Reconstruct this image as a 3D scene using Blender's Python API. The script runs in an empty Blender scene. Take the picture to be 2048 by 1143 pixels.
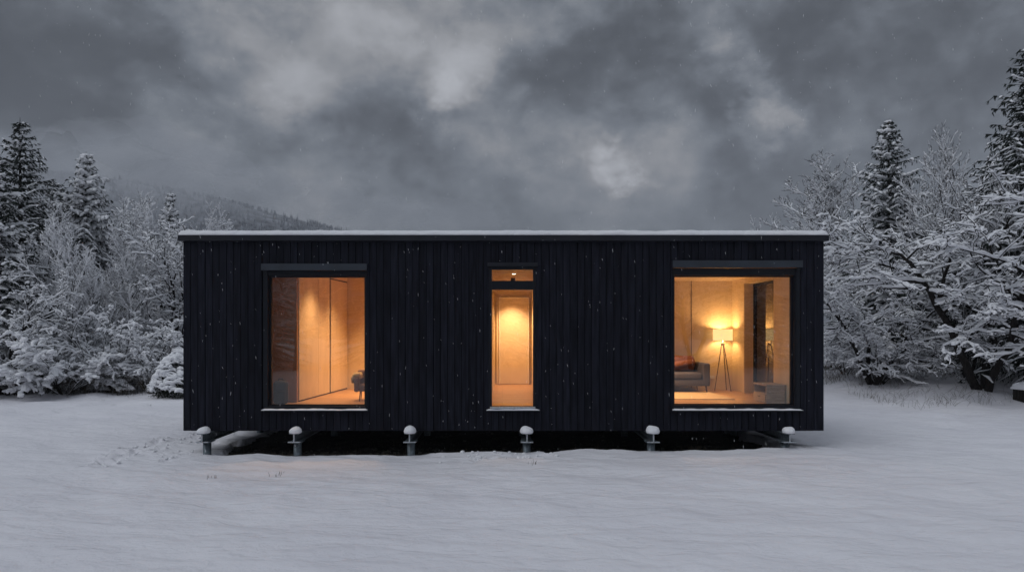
import bpy, math, random
import numpy as np
from mathutils import Vector, noise, Matrix

R = math.radians
scene = bpy.context.scene
COL = scene.collection
CAM = Vector((0.0, -13.65, 2.45))
F = 1365.0

# ------------------------------------------------------------------ helpers
def tag(o, label=None, cat=None, group=None, kind=None):
    if label: o['label'] = label
    if cat: o['category'] = cat
    if group: o['group'] = group
    if kind: o['kind'] = kind
    return o

def empty(name, loc, rz=0.0, label=None, cat=None, group=None):
    o = bpy.data.objects.new(name, None)
    COL.objects.link(o)
    o.location = loc
    o.rotation_euler = (0, 0, rz)
    o.empty_display_size = 0.2
    return tag(o, label, cat, group)

def mesh_obj(name, V, Fc, mat, parent=None, smooth=False, loc=None, bevel=0.0):
    me = bpy.data.meshes.new(name)
    me.from_pydata([tuple(v) for v in V], [], Fc)
    me.update()
    if smooth:
        me.polygons.foreach_set('use_smooth', [True] * len(me.polygons))
    if mat is not None:
        me.materials.append(mat)
    o = bpy.data.objects.new(name, me)
    COL.objects.link(o)
    if parent is not None:
        o.parent = parent
    if loc is not None:
        o.location = loc
    if bevel > 0:
        b = o.modifiers.new('bevel', 'BEVEL')
        b.width = bevel; b.segments = 2; b.limit_method = 'ANGLE'
    return o

class MB:
    def __init__(s):
        s.V = []; s.F = []
    def box(s, x0, x1, y0, y1, z0, z1):
        b = len(s.V)
        s.V += [(x0,y0,z0),(x1,y0,z0),(x1,y1,z0),(x0,y1,z0),(x0,y0,z1),(x1,y0,z1),(x1,y1,z1),(x0,y1,z1)]
        for f in ((0,3,2,1),(4,5,6,7),(0,1,5,4),(1,2,6,5),(2,3,7,6),(3,0,4,7)):
            s.F.append([b+i for i in f])
        return s
    def tube(s, pts, rad, k=8, fw=1.0, fh=1.0, up=(0,0,1)):
        V, Fc = tube_geo(pts, rad, k, fw, fh, up)
        b = len(s.V)
        s.V += [tuple(v) for v in V]
        s.F += [[b+i for i in f] for f in Fc]
        return s
    def lathe(s, prof, k=16, c=(0,0,0), jit=0.0, rng=None):
        b = len(s.V)
        n = len(prof)
        for (r, z) in prof:
            for j in range(k):
                a = 2*math.pi*j/k
                rr = r*(1 + (rng.uniform(-jit, jit) if rng else 0))
                s.V.append((c[0]+rr*math.cos(a), c[1]+rr*math.sin(a), c[2]+z))
        for i in range(n-1):
            for j in range(k):
                s.F.append([b+i*k+j, b+i*k+(j+1)%k, b+(i+1)*k+(j+1)%k, b+(i+1)*k+j])
        s.F.append([b+j for j in range(k)][::-1])
        s.F.append([b+(n-1)*k+j for j in range(k)])
        return s
    def quad(s, a, b_, c, d):
        b = len(s.V); s.V += [a, b_, c, d]; s.F.append([b, b+1, b+2, b+3]); return s
    def build(s, name, mat, parent=None, smooth=False, loc=None, bevel=0.0):
        return mesh_obj(name, s.V, s.F, mat, parent, smooth, loc, bevel)

def tube_geo(pts, rad, k=5, fw=1.0, fh=1.0, up=(0,0,1), faces=True):
    P = np.asarray(pts, float); Rr = np.asarray(rad, float)
    T = np.empty_like(P)
    T[1:-1] = P[2:] - P[:-2]; T[0] = P[1]-P[0]; T[-1] = P[-1]-P[-2]
    T /= (np.sqrt((T*T).sum(1)) + 1e-9)[:, None]
    x, y, z = T[:, 0], T[:, 1], T[:, 2]
    S = np.stack([y, -x, x*0], 1)
    steep = (x*x+y*y) < .0144
    if steep.any():
        S = np.where(steep[:, None], np.stack([y*.05-z, -x*.05, x], 1), S)
    S /= (np.sqrt((S*S).sum(1)) + 1e-9)[:, None]
    a1, a2, a3 = S[:, 0], S[:, 1], S[:, 2]
    N = np.stack([a2*z-a3*y, a3*x-a1*z, a1*y-a2*x], 1)
    a = np.arange(k) * 2*math.pi/k + math.pi/k
    V = (P[:, None, :] + S[:, None, :]*(np.cos(a)[None, :, None]*Rr[:, None, None]*fw)
         + N[:, None, :]*(np.sin(a)[None, :, None]*Rr[:, None, None]*fh)).reshape(-1, 3)
    if not faces: return V, None
    n = len(P)
    Fc = []
    for i in range(n-1):
        for j in range(k):
            j2 = (j+1) % k
            Fc.append([i*k+j, i*k+j2, (i+1)*k+j2, (i+1)*k+j])
    Fc.append(list(range(k))[::-1]); Fc.append([(n-1)*k+j for j in range(k)])
    return V, Fc

class Acc:
    """collects many tubes / cards into one mesh"""
    def __init__(s): s.V = []; s.L = []; s.C = []; s.n = 0
    def add(s, V, Fc):
        s.V.append(np.asarray(V, float))
        for f in Fc: s.L.append(np.array(f)+s.n); s.C.append(np.array([len(f)]))
        s.n += len(V)
    def tube(s, pts, rad, k=5, fw=1.0, fh=1.0, up=(0, 0, 1)):
        V, _ = tube_geo(pts, rad, k, fw, fh, up, False)
        n = len(pts)
        i = np.arange(n-1)[:, None]*k; j = np.arange(k)[None, :]; j2 = (j+1) % k
        q = np.stack([i+j, i+j2, i+k+j2, i+k+j], -1).reshape(-1)
        s.L.append(np.concatenate([q, np.arange(k)[::-1], (n-1)*k+np.arange(k)])+s.n)
        s.C.append(np.array([4]*((n-1)*k)+[k, k]))
        s.V.append(V); s.n += len(V)
    def mesh(s, name, mat, smooth=True):
        me = bpy.data.meshes.new(name)
        V = np.concatenate(s.V); Lp = np.concatenate(s.L).astype(np.int32); C = np.concatenate(s.C).astype(np.int32)
        me.vertices.add(len(V)); me.vertices.foreach_set('co', V.astype(np.float32).ravel())
        me.loops.add(len(Lp)); me.loops.foreach_set('vertex_index', Lp)
        me.polygons.add(len(C)); me.polygons.foreach_set('loop_start', np.concatenate([[0], np.cumsum(C)[:-1]]).astype(np.int32))
        me.update(calc_edges=True)
        me.polygons.foreach_set('use_smooth', [smooth]*len(C))
        me.materials.append(mat)
        return me

# ------------------------------------------------------------------ materials
def mat_new(name):
    m = bpy.data.materials.new(name); m.use_nodes = True
    nt = m.node_tree; nt.nodes.clear()
    out = nt.nodes.new('ShaderNodeOutputMaterial')
    return m, nt, out

def nd(nt, t, **kw):
    n = nt.nodes.new(t)
    for k, v in kw.items():
        if k in n.inputs.keys(): n.inputs[k].default_value = v
        else: setattr(n, k, v)
    return n

def principled(name, col, rough=0.6, metal=0.0, spec=0.5, var=0.0, scale=4.0, bump=0.0, bscale=30.0,
               stretch=(1, 1, 1), col2=None, island=0.0):
    m, nt, out = mat_new(name); L = nt.links
    p = nd(nt, 'ShaderNodeBsdfPrincipled')
    p.inputs['Base Color'].default_value = (*col, 1)
    p.inputs['Roughness'].default_value = rough
    p.inputs['Metallic'].default_value = metal
    p.inputs['Specular IOR Level'].default_value = spec
    L.new(p.outputs[0], out.inputs[0])
    tc = nd(nt, 'ShaderNodeTexCoord')
    mp = nd(nt, 'ShaderNodeMapping'); mp.inputs['Scale'].default_value = stretch
    L.new(tc.outputs['Object'], mp.inputs[0])
    if var > 0 or col2:
        n = nd(nt, 'ShaderNodeTexNoise'); n.inputs['Scale'].default_value = scale; n.inputs['Detail'].default_value = 6
        L.new(mp.outputs[0], n.inputs['Vector'])
        r = nd(nt, 'ShaderNodeValToRGB')
        c2 = col2 if col2 else tuple(c*(1-var) for c in col)
        c1 = col if col2 else tuple(min(1, c*(1+var)) for c in col)
        r.color_ramp.elements[0].position = 0.35; r.color_ramp.elements[1].position = 0.65
        r.color_ramp.elements[0].color = (*c2, 1); r.color_ramp.elements[1].color = (*c1, 1)
        L.new(n.outputs[0], r.inputs[0])
        last = r.outputs[0]
        if island > 0:
            g = nd(nt, 'ShaderNodeNewGeometry')
            mr = nd(nt, 'ShaderNodeMapRange'); mr.inputs['To Min'].default_value = 1-island; mr.inputs['To Max'].default_value = 1+island
            L.new(g.outputs['Random Per Island'], mr.inputs[0])
            vm = nd(nt, 'ShaderNodeVectorMath', operation='SCALE')
            L.new(last, vm.inputs[0]); L.new(mr.outputs[0], vm.inputs['Scale'])
            last = vm.outputs[0]
        L.new(last, p.inputs['Base Color'])
    if bump > 0:
        n2 = nd(nt, 'ShaderNodeTexNoise'); n2.inputs['Scale'].default_value = bscale; n2.inputs['Detail'].default_value = 5
        L.new(mp.outputs[0], n2.inputs['Vector'])
        b = nd(nt, 'ShaderNodeBump'); b.inputs['Strength'].default_value = bump; b.inputs['Distance'].default_value = 0.02
        L.new(n2.outputs[0], b.inputs['Height']); L.new(b.outputs[0], p.inputs['Normal'])
    return m

M = {}
M['clad'] = principled('black_stained_timber', (0.0115, 0.0125, 0.0195), 0.8, spec=0.12, var=0.4, scale=3, bump=0.25, bscale=40,
                       stretch=(6, 6, 0.5), island=0.22)
M['clad_back'] = principled('black_board', (0.004, 0.004, 0.005), 0.95, spec=0.05)
M['fascia'] = principled('anthracite_sheet_metal', (0.016, 0.018, 0.025), 0.5, spec=0.3, var=0.2, scale=2)
M['frame'] = principled('dark_window_aluminium', (0.008, 0.010, 0.015), 0.45, spec=0.25, var=0.15, scale=5)
M['shutter'] = principled('slate_blue_aluminium', (0.032, 0.040, 0.053), 0.45, spec=0.45, var=0.15, scale=3)
M['steel'] = principled('galvanised_steel', (0.16, 0.19, 0.21), 0.5, metal=0.5, var=0.3, scale=14, bump=0.1, bscale=60)
M['flange'] = principled('pale_galvanised_edge', (0.42, 0.45, 0.48), 0.55, metal=0.2, var=0.2, scale=20)
M['soil'] = principled('bare_soil', (0.018, 0.016, 0.013), 0.95, var=0.5, scale=6, bump=1.0, bscale=12)
M['stone'] = principled('dark_stone', (0.07, 0.065, 0.055), 0.9, var=0.5, scale=2, island=0.5)
M['bark'] = principled('dark_wet_bark', (0.020, 0.017, 0.015), 0.9, spec=0.2, var=0.5, scale=10, bump=0.6, bscale=30, stretch=(3, 3, 0.6))
M['needle'] = principled('spruce_needles', (0.020, 0.028, 0.022), 0.8, spec=0.2, var=0.5, scale=3, island=0.5)
M['leaf'] = principled('evergreen_shrub_leaf', (0.022, 0.028, 0.016), 0.7, spec=0.3, var=0.5, scale=3, island=0.5)
M['grass'] = principled('dry_stalk', (0.07, 0.055, 0.035), 0.9, var=0.3, scale=3, island=0.5)
M['ply'] = principled('birch_panel', (0.66, 0.54, 0.37), 0.6, spec=0.3, var=0.06, scale=4, stretch=(1, 1, 0.25))
M['cream'] = principled('white_hall_door', (0.68, 0.58, 0.45), 0.5, spec=0.3, var=0.04, scale=3)
M['ceil'] = principled('ceiling_panel', (0.60, 0.48, 0.34), 0.7, var=0.05, scale=2)
M['darkwall'] = principled('brown_wall_panel', (0.36, 0.20, 0.12), 0.6, var=0.08, scale=3)
M['seam'] = principled('black_seam', (0.01, 0.009, 0.008), 0.8)
M['navy'] = principled('blue_grey_upholstery', (0.060, 0.060, 0.085), 0.9, spec=0.2, var=0.12, scale=40, bump=0.3, bscale=200)
M['rust'] = principled('rust_cushion_fabric', (0.20, 0.085, 0.055), 0.9, spec=0.2, var=0.15, scale=30, bump=0.4, bscale=60)
M['darkwood'] = principled('dark_turned_wood', (0.06, 0.03, 0.018), 0.5, var=0.2, scale=10)
M['rug'] = principled('pale_wool_rug', (0.46, 0.36, 0.24), 0.95, spec=0.1, var=0.1, scale=60, bump=0.6, bscale=150)
M['greywood'] = principled('grey_oak', (0.36, 0.29, 0.23), 0.6, var=0.2, scale=5, stretch=(1, 6, 6))
M['blackfab'] = principled('black_fabric', (0.014, 0.014, 0.017), 0.8, var=0.2, scale=10, bump=0.3, bscale=60)
M['chrome'] = principled('brushed_metal', (0.4, 0.35, 0.3), 0.3, metal=0.9)
M['blanket'] = principled('cream_blanket', (0.45, 0.36, 0.2), 0.95, var=0.25, scale=10, bump=0.7, bscale=50)
M['chairfab'] = principled('brown_armchair_fabric', (0.15, 0.09, 0.07), 0.9, var=0.15, scale=30)
M['socket'] = principled('white_socket', (0.75, 0.72, 0.68), 0.4)

def snow_mat(name, ground=False):
    m, nt, out = mat_new(name); L = nt.links
    p = nd(nt, 'ShaderNodeBsdfPrincipled')
    p.inputs['Roughness'].default_value = 0.75
    p.inputs['Specular IOR Level'].default_value = 0.15
    g = nd(nt, 'ShaderNodeNewGeometry')
    n0 = nd(nt, 'ShaderNodeTexNoise'); n0.inputs['Scale'].default_value = 0.35 if ground else 3.0; n0.inputs['Detail'].default_value = 5
    L.new(g.outputs['Position'], n0.inputs['Vector'])
    r = nd(nt, 'ShaderNodeValToRGB')
    c0, c1 = ((0.78, 0.77, 0.815), (0.86, 0.85, 0.885)) if ground else ((.86, .87, .90), (.92, .92, .94))
    r.color_ramp.elements[0].color = (*c0, 1); r.color_ramp.elements[1].color = (*c1, 1)
    r.color_ramp.elements[0].position = 0.3; r.color_ramp.elements[1].position = 0.7
    L.new(n0.outputs[0], r.inputs[0]); L.new(r.outputs[0], p.inputs['Base Color'])
    mp = nd(nt, 'ShaderNodeMapping')
    mp.inputs['Scale'].default_value = (1.2, 2.1, 2) if ground else (1, 1, 1)
    if ground: mp.inputs['Rotation'].default_value = (0, 0, 0.12)
    L.new(g.outputs['Position'], mp.inputs[0])
    n1 = nd(nt, 'ShaderNodeTexNoise'); n1.inputs['Scale'].default_value = 1.1 if ground else 9.0
    n1.inputs['Detail'].default_value = 4; n1.inputs['Roughness'].default_value = 0.5; n1.inputs['Distortion'].default_value = 0.4
    L.new(mp.outputs[0], n1.inputs['Vector'])
    b1 = nd(nt, 'ShaderNodeBump'); b1.inputs['Strength'].default_value = 0.9 if ground else .55; b1.inputs['Distance'].default_value = 0.10 if ground else .05
    L.new(n1.outputs[0], b1.inputs['Height'])
    if ground:
        n3 = nd(nt, 'ShaderNodeTexNoise'); n3.inputs['Scale'].default_value = 3.4; n3.inputs['Detail'].default_value = 3
        L.new(mp.outputs[0], n3.inputs['Vector'])
        b3 = nd(nt, 'ShaderNodeBump'); b3.inputs['Strength'].default_value = 0.9; b3.inputs['Distance'].default_value = 0.045
        L.new(n3.outputs[0], b3.inputs['Height']); L.new(b1.outputs[0], b3.inputs['Normal']); b1 = b3
    n2 = nd(nt, 'ShaderNodeTexNoise'); n2.inputs['Scale'].default_value = 45.0; n2.inputs['Detail'].default_value = 3
    L.new(g.outputs['Position'], n2.inputs['Vector'])
    b2 = nd(nt, 'ShaderNodeBump'); b2.inputs['Strength'].default_value = 0.5 if ground else .3; b2.inputs['Distance'].default_value = 0.012
    L.new(n2.outputs[0], b2.inputs['Height']); L.new(b1.outputs[0], b2.inputs['Normal'])
    L.new(b2.outputs[0], p.inputs['Normal'])
    L.new(p.outputs[0], out.inputs[0])
    return m
M['snow'] = snow_mat('fresh_snow')
M['gsnow'] = snow_mat('ground_snow', True)

def floor_mat():
    m, nt, out = mat_new('oak_floorboards'); L = nt.links
    p = nd(nt, 'ShaderNodeBsdfPrincipled'); p.inputs['Roughness'].default_value = 0.38
    tc = nd(nt, 'ShaderNodeTexCoord')
    mp = nd(nt, 'ShaderNodeMapping'); mp.inputs['Rotation'].default_value = (0, 0, 0)
    L.new(tc.outputs['Object'], mp.inputs[0])
    br = nd(nt, 'ShaderNodeTexBrick'); br.inputs['Scale'].default_value = 1.0
    br.inputs['Brick Width'].default_value = 1.8; br.inputs['Row Height'].default_value = 0.14
    br.inputs['Mortar Size'].default_value = 0.004
    br.inputs['Color1'].default_value = (0.42, 0.23, 0.10, 1); br.inputs['Color2'].default_value = (0.56, 0.33, 0.15, 1)
    br.inputs['Mortar'].default_value = (0.14, 0.07, 0.03, 1)
    L.new(mp.outputs[0], br.inputs['Vector'])
    n = nd(nt, 'ShaderNodeTexNoise'); n.inputs['Scale'].default_value = 3; n.inputs['Detail'].default_value = 8
    mp2 = nd(nt, 'ShaderNodeMapping'); mp2.inputs['Scale'].default_value = (1, 10, 1)
    L.new(tc.outputs['Object'], mp2.inputs[0]); L.new(mp2.outputs[0], n.inputs['Vector'])
    mx = nd(nt, 'ShaderNodeMixRGB', blend_type='MULTIPLY'); mx.inputs[0].default_value = 0.5
    L.new(br.outputs[0], mx.inputs[1]); L.new(n.outputs[0], mx.inputs[2])
    L.new(mx.outputs[0], p.inputs['Base Color']); L.new(p.outputs[0], out.inputs[0])
    return m
M['floor'] = floor_mat()

def glass_mat(tint=(0.97, 0.98, 0.98), wavy=0.15, ior=1.62):
    m, nt, out = mat_new('window_glass'); L = nt.links
    g = nd(nt, 'ShaderNodeNewGeometry')
    mr = nd(nt, 'ShaderNodeMapRange'); mr.inputs['To Min'].default_value = ior; mr.inputs['To Max'].default_value = 1/ior
    L.new(g.outputs['Backfacing'], mr.inputs[0])
    fr = nd(nt, 'ShaderNodeFresnel'); L.new(mr.outputs[0], fr.inputs['IOR'])
    t = nd(nt, 'ShaderNodeBsdfTransparent'); t.inputs[0].default_value = (*tint, 1)
    gl = nd(nt, 'ShaderNodeBsdfGlossy'); gl.inputs['Roughness'].default_value = 0.0
    n = nd(nt, 'ShaderNodeTexNoise'); n.inputs['Scale'].default_value = 1.3
    b = nd(nt, 'ShaderNodeBump'); b.inputs['Strength'].default_value = wavy; b.inputs['Distance'].default_value = 0.01
    L.new(g.outputs['Position'], n.inputs['Vector']); L.new(n.outputs[0], b.inputs['Height']); L.new(b.outputs[0], gl.inputs['Normal'])
    mx = nd(nt, 'ShaderNodeMixShader')
    L.new(fr.outputs[0], mx.inputs[0]); L.new(t.outputs[0], mx.inputs[1]); L.new(gl.outputs[0], mx.inputs[2])
    L.new(mx.outputs[0], out.inputs[0])
    return m
M['glass'] = glass_mat()
M['tint'] = glass_mat((.14, .15, .16), 0.0, 2.4)

def emis_mat(name, col, s, diff=(0.7, 0.6, 0.45)):
    m, nt, out = mat_new(name); L = nt.links
    e = nd(nt, 'ShaderNodeEmission'); e.inputs[0].default_value = (*col, 1); e.inputs[1].default_value = s
    d = nd(nt, 'ShaderNodeBsdfDiffuse'); d.inputs[0].default_value = (*diff, 1)
    a = nd(nt, 'ShaderNodeAddShader'); L.new(e.outputs[0], a.inputs[0]); L.new(d.outputs[0], a.inputs[1])
    L.new(a.outputs[0], out.inputs[0])
    return m
M['shade'] = emis_mat('lit_lamp_shade', (1.0, 0.66, 0.27), 1.25)
M['bulb'] = emis_mat('warm_bulb', (1.0, 0.72, 0.40), 12.0)
M['led'] = emis_mat('lit_downlight_lens', (1.0, 0.85, 0.60), 6.0)

# ------------------------------------------------------------------ ground
def smooth(a, b, x):
    t = max(0.0, min(1.0, (x-a)/(b-a))); return t*t*(3-2*t)

FOOT = (-5.75, 5.75, -0.12, 6.3)     # bare rectangle under the house
tracks = []
rt = random.Random(5)
px_, py_ = -5.7, 0.95
for i in range(24):                      # trodden trail round the left corner
    t = i/23
    x = -6.7 - 1.1*math.sin(t*2.3)+.25*t; y = 2.7 - 4.1*t
    tracks.append((x + rt.uniform(-.16, .16), y + (0.1 if i % 2 else -0.1), 0.10, 0.14, rt.uniform(0.09, 0.17)))
for i in range(16):
    tracks.append((rt.uniform(-7.6, -6.3), rt.uniform(-.6, 1.6), 0.08, 0.1, rt.uniform(.03, .08)))
for i in range(26):                      # trampled snow before the door
    tracks.append((rt.gauss(0.05, 0.55), rt.uniform(-0.95, -0.2), 0.09, 0.08, rt.uniform(-0.045, 0.06)))
for i in range(14):
    tracks.append((rt.uniform(-4, 4), rt.uniform(-3.4, -.6), 0.07, 0.07, rt.uniform(0.004, 0.012)))

def ground_far(x, y):
    h = 0.0
    h += 0.95*smooth(11.0, 17.0, x)*smooth(7, 16, y)
    h += 0.30*smooth(-14, -20, x)*smooth(2, 9, y)*0
    h += 0.12*noise.noise(Vector((x*0.11, y*0.11, 0)))
    if abs(x) > 11 and y > 6:
        h += (0.16*noise.noise(Vector((x*0.7, y*0.7, 4)))+.07*noise.noise(Vector((x*2.1, y*2.1, 4))))*smooth(11, 14, abs(x))
    return h

def snow_h(x, y):
    h = ground_far(x, y)
    if abs(x) < 14 and -12 < y < 12:
        h += 0.055*noise.noise(Vector((x*0.55, y*1.15 + x*0.25, 1.3)))
        nn = noise.noise(Vector((x*0.9, y*2.1 + x*0.4, 7.3)))
        h += 0.036*(1-abs(nn)*2.2)*smooth(10, 6, abs(y))
        h += 0.011*noise.noise(Vector((x*3.1, y*7, 2.3)))
        for (tx, ty, rx, ry, d) in (tracks if (-9 < x < 5 and -4 < y < 3.2) else ()):
            if abs(x-tx) > .3: continue
            ax = (x-tx)/rx; ay = (y-ty)/ry
            q = ax*ax+ay*ay
            if q < 9:
                h += -d*math.exp(-q) + d*0.35*math.exp(-(q-2.2)**2)
    # bare patch below the house
    e = 0.10*noise.noise(Vector((x*1.6, y*1.6, 9))) + 0.05*noise.noise(Vector((x*6, y*6, 3)))
    dx = min(x-FOOT[0]+e*3.0, FOOT[1]-x+e*3.0)
    dy = min(y-FOOT[2]+e, FOOT[3]-y+e)
    ins = min(dx, dy)
    if ins > -0.35:
        if ins < 0: h += 0.035*math.exp(-(ins/0.1)**2)*(0.6+e*3)
        h -= 0.24*smooth(-0.03, 0.16, ins) - 0.0
    return h

def lines(segs):
    out = []
    for (a, b, st) in segs:
        n = max(1, int(round((b-a)/st)))
        out += [a+(b-a)*i/n for i in range(n)]
    out.append(segs[-1][1])
    return out
def grow_lines(start, end, st, k, sgn=1):
    out = []; x = start; s = st
    while abs(x) < end:
        s *= k; x += sgn*s; out.append(x)
    return out
xs = sorted(grow_lines(-14, 1400, 0.25, 1.13, -1)) + lines([(-14, -8, 0.14), (-8, 8, 0.07), (8, 14, 0.14)]) + grow_lines(14, 1400, 0.25, 1.13)
ys = sorted(grow_lines(-12, 160, 0.3, 1.18, -1)) + lines([(-12, -7, 0.15), (-7, -1.0, 0.07), (-1.0, 0.5, 0.035), (0.5, 3, 0.07), (3, 7, 0.14), (7, 20, 0.3)]) + grow_lines(20, 1400, 0.35, 1.12)
V = [(x, y, snow_h(x, y)) for y in ys for x in xs]
nx = len(xs)
Fc = [[j*nx+i, j*nx+i+1, (j+1)*nx+i+1, (j+1)*nx+i] for j in range(len(ys)-1) for i in range(nx-1)]
tag(mesh_obj('snowy_ground', V, Fc, M['gsnow'], smooth=True), 'snow covered field with soft wind ripples', kind='structure')

# bare soil under the house
rs = random.Random(3)
sx = lines([(-7.2, 7.2, 0.12)]); sy = lines([(-0.7, 7.4, 0.12)])
V = [(x, y, -0.105 + 0.035*noise.noise(Vector((x*2.5, y*2.5, 5))) + 0.02*noise.noise(Vector((x*9, y*9, 5)))) for y in sy for x in sx]
nx = len(sx)
Fc = [[j*nx+i, j*nx+i+1, (j+1)*nx+i+1, (j+1)*nx+i] for j in range(len(sy)-1) for i in range(nx-1)]
tag(mesh_obj('bare_ground', V, Fc, M['soil'], smooth=True), 'dark bare soil sheltered under the house', kind='structure')
# stones on it
mb = MB()
for i in range(1500):
    x = rs.uniform(-5.9, 5.9); y = rs.choice([rs.uniform(-0.1, 1.2), rs.uniform(-0.1, 5)]); s = rs.uniform(0.01, 0.045)
    a = rs.uniform(0, 6.28)
    prof = [(s*.5, -s*.4), (s*rs.uniform(.8, 1.2), 0), (s*rs.uniform(.5, .9), s*.45), (s*.15, s*.6)]
    mb.lathe(prof, 6, (x, y, -0.105), 0.3, rs)
tag(mb.build('gravel', M['stone']), 'dark gravel and clods on the bare soil under the house', kind='stuff')
# dry grass blades at the snow edge below the house
def blades(n, fx, hmin, hmax, rng, lean=0.5):
    A = Acc()
    for i in range(n):
        x, y = fx(rng)
        z = snow_h(x, y)
        z = max(z, -0.10)
        h = rng.uniform(hmin, hmax)
        a = rng.uniform(0, 6.28); l = rng.uniform(0, lean)*h
        p = [(x, y, z-0.03), (x+math.cos(a)*l*.4, y+math.sin(a)*l*.4, z+h*.6), (x+math.cos(a)*l, y+math.sin(a)*l, z+h)]
        A.tube(p, [0.004, 0.003, 0.001], 3)
    return A
def fx1(r):
    return (r.uniform(-5.6, 5.6), r.choice([r.uniform(-0.12, 0.05), r.uniform(0.0, 2.0)]))
me = blades(1600, fx1, 0.02, 0.11, rs).mesh('sheltered_grass', M['grass'])
o = bpy.data.objects.new('sheltered_grass', me); COL.objects.link(o)
tag(o, 'thin dry grass growing on the bare soil under the house', kind='stuff')

# ------------------------------------------------------------------ house
house = empty('timber_house', (0.0, 0, 0), 0, 'long black timber cabin with flat snowy roof raised on steel piles', 'house')
HX0, HX1, HY1 = -6.39, 6.43, 6.40
ZB, ZT = 0.44, 4.225
FL, CE, CL = 0.90, 3.74, 4.0
OPEN = [(-4.80, -2.705, 0.88, 3.77), (-0.275, 0.675, 0.88, 3.77), (3.40, 5.97, 0.87, 3.80)]   # window openings

def boards(axis, a0, a1, c, sgn, opens, rng):
    mb = MB(); x = a0
    while x < a1-0.02:
        w = rng.choice([0.138, 0.142, 0.146, 0.15])
        if x+w > a1-0.06: w = a1-x
        segs = [(ZB + rng.uniform(0, .004), ZT)]
        cuts = []
        for (o0, o1, z0, z1) in opens:
            if x+w > o0+0.004 and x < o1-0.004: cuts.append((o0, o1, z0, z1))
        x0, x1 = x+0.006, x+w-0.006
        d = 0.022 + rng.choice([0, 0.006, 0.012])
        def put(xa, xb, za, zb):
            if xb-xa < 0.01: return
            if axis == 'x': mb.box(xa, xb, min(c, c+sgn*d), max(c, c+sgn*d), za, zb)
            else: mb.box(min(c, c+sgn*d), max(c, c+sgn*d), xa, xb, za, zb)
        if not cuts: put(x0, x1, *segs[0])
        else:
            o0, o1, z0, z1 = cuts[0]
            ia, ib = max(x0, o0), min(x1, o1)
            if x0 < o0: put(x0, o0, *segs[0])
            if x1 > o1: put(o1, x1, *segs[0])
            put(ia, ib, segs[0][0], z0); put(ia, ib, z1, ZT)
        x += w
    return mb
rb = random.Random(11)
boards('x', HX0, HX1, 0.03, -1, OPEN, rb).build('front_cladding', M['clad'], house)
boards('x', HX0, HX1, HY1, 1, [], rb).build('rear_cladding', M['clad'], house)
boards('y', 0.03, HY1, HX0+0.03, -1, [], rb).build('side_cladding', M['clad'], house)
SIDEWIN = (1.46, 3.30, 0.88, 3.60)
boards('y', 0.03, HY1, HX1-0.03, 1, [SIDEWIN], rb).build('side_cladding', M['clad'], house)

def wall_x(x0, x1, y0, y1, z0, z1, opens, mb):
    """wall box running along x with rectangular holes"""
    x = x0
    for (o0, o1, a, b) in opens:
        if o0 > x: mb.box(x, o0, y0, y1, z0, z1)
        mb.box(o0, o1, y0, y1, z0, a); mb.box(o0, o1, y0, y1, b, z1)
        x = o1
    if x < x1: mb.box(x, x1, y0, y1, z0, z1)
def wall_y(y0, y1, x0, x1, z0, z1, opens, mb):
    y = y0
    for (o0, o1, a, b) in opens:
        mb.box(x0, x1, y, o0, z0, z1)
        mb.box(x0, x1, o0, o1, z0, a); mb.box(x0, x1, o0, o1, b, z1)
        y = o1
    mb.box(x0, x1, y, y1, z0, z1)
mb = MB(); wall_x(HX0+.03, HX1-.03, 0.032, 0.20, ZB+.004, ZT, OPEN, mb); mb.build('front_wall', M['clad_back'], house)
mb = MB(); wall_x(HX0+.2, HX1-.2, 0.202, 0.30, FL-.05, CL+.08, OPEN, mb); mb.build('front_lining', M['ply'], house)
mb = MB(); mb.box(HX0+.03, HX1-.03, HY1-.2, HY1-.002, ZB+.004, ZT); mb.build('rear_wall', M['clad_back'], house)
mb = MB(); mb.box(HX0+.032, HX0+.2, 0.203, HY1-.203, ZB+.004, ZT); mb.build('side_wall', M['clad_back'], house)
mb = MB(); wall_y(0.203, HY1-.203, HX1-.2, HX1-.032, ZB+.004, ZT, [SIDEWIN], mb); mb.build('side_wall', M['clad_back'], house)
# right room inner side wall with deep window reveal (inner face X = 6.00)
mb = MB(); wall_y(0.302, 4.3, 6.00, HX1-.202, FL-.05, CE+.1, [(1.46, 3.30, FL-.06, 3.60)], mb); mb.build('room_side_wall', M['ply'], house)
# floor slab, ceiling, roof
MB().box(HX0+.05, HX1-.05, 0.21, HY1-.21, ZB+.02, FL-.06).build('floor_deck', M['clad_back'], house)
MB().box(HX0+.21, HX1-.21, 0.302, HY1-.21, FL-.055, FL).build('oak_floor', M['floor'], house)
MB().box(-.339, HX1-.21, 0.305, HY1-.21, CE, CE+.08).build('ceiling', M['ceil'], house)
MB().box(HX0+.21, -.345, 0.305, HY1-.21, CL, CL+.07).build('ceiling', M['ceil'], house)
MB().box(HX0+.04, HX1-.04, 0.21, HY1-.21, CL+.09, ZT+.02).build('roof_deck', M['clad_back'], house)
mb = MB()
a, b, c, d = HX0-.065, HX1+.065, -.085, HY1+.085
mb.box(a, b, c, c+.11, ZT+.003, ZT+.115); mb.box(a, b, d-.11, d, ZT+.003, ZT+.115)
mb.box(a, a+.11, c+.111, d-.111, ZT+.003, ZT+.115); mb.box(b-.11, b, c+.111, d-.111, ZT+.003, ZT+.115)
mb.box(a+.111, b-.111, c+.111, d-.111, ZT+.03, ZT+.10)
mb.build('roof_fascia', M['fascia'], house, bevel=0.006)
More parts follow.
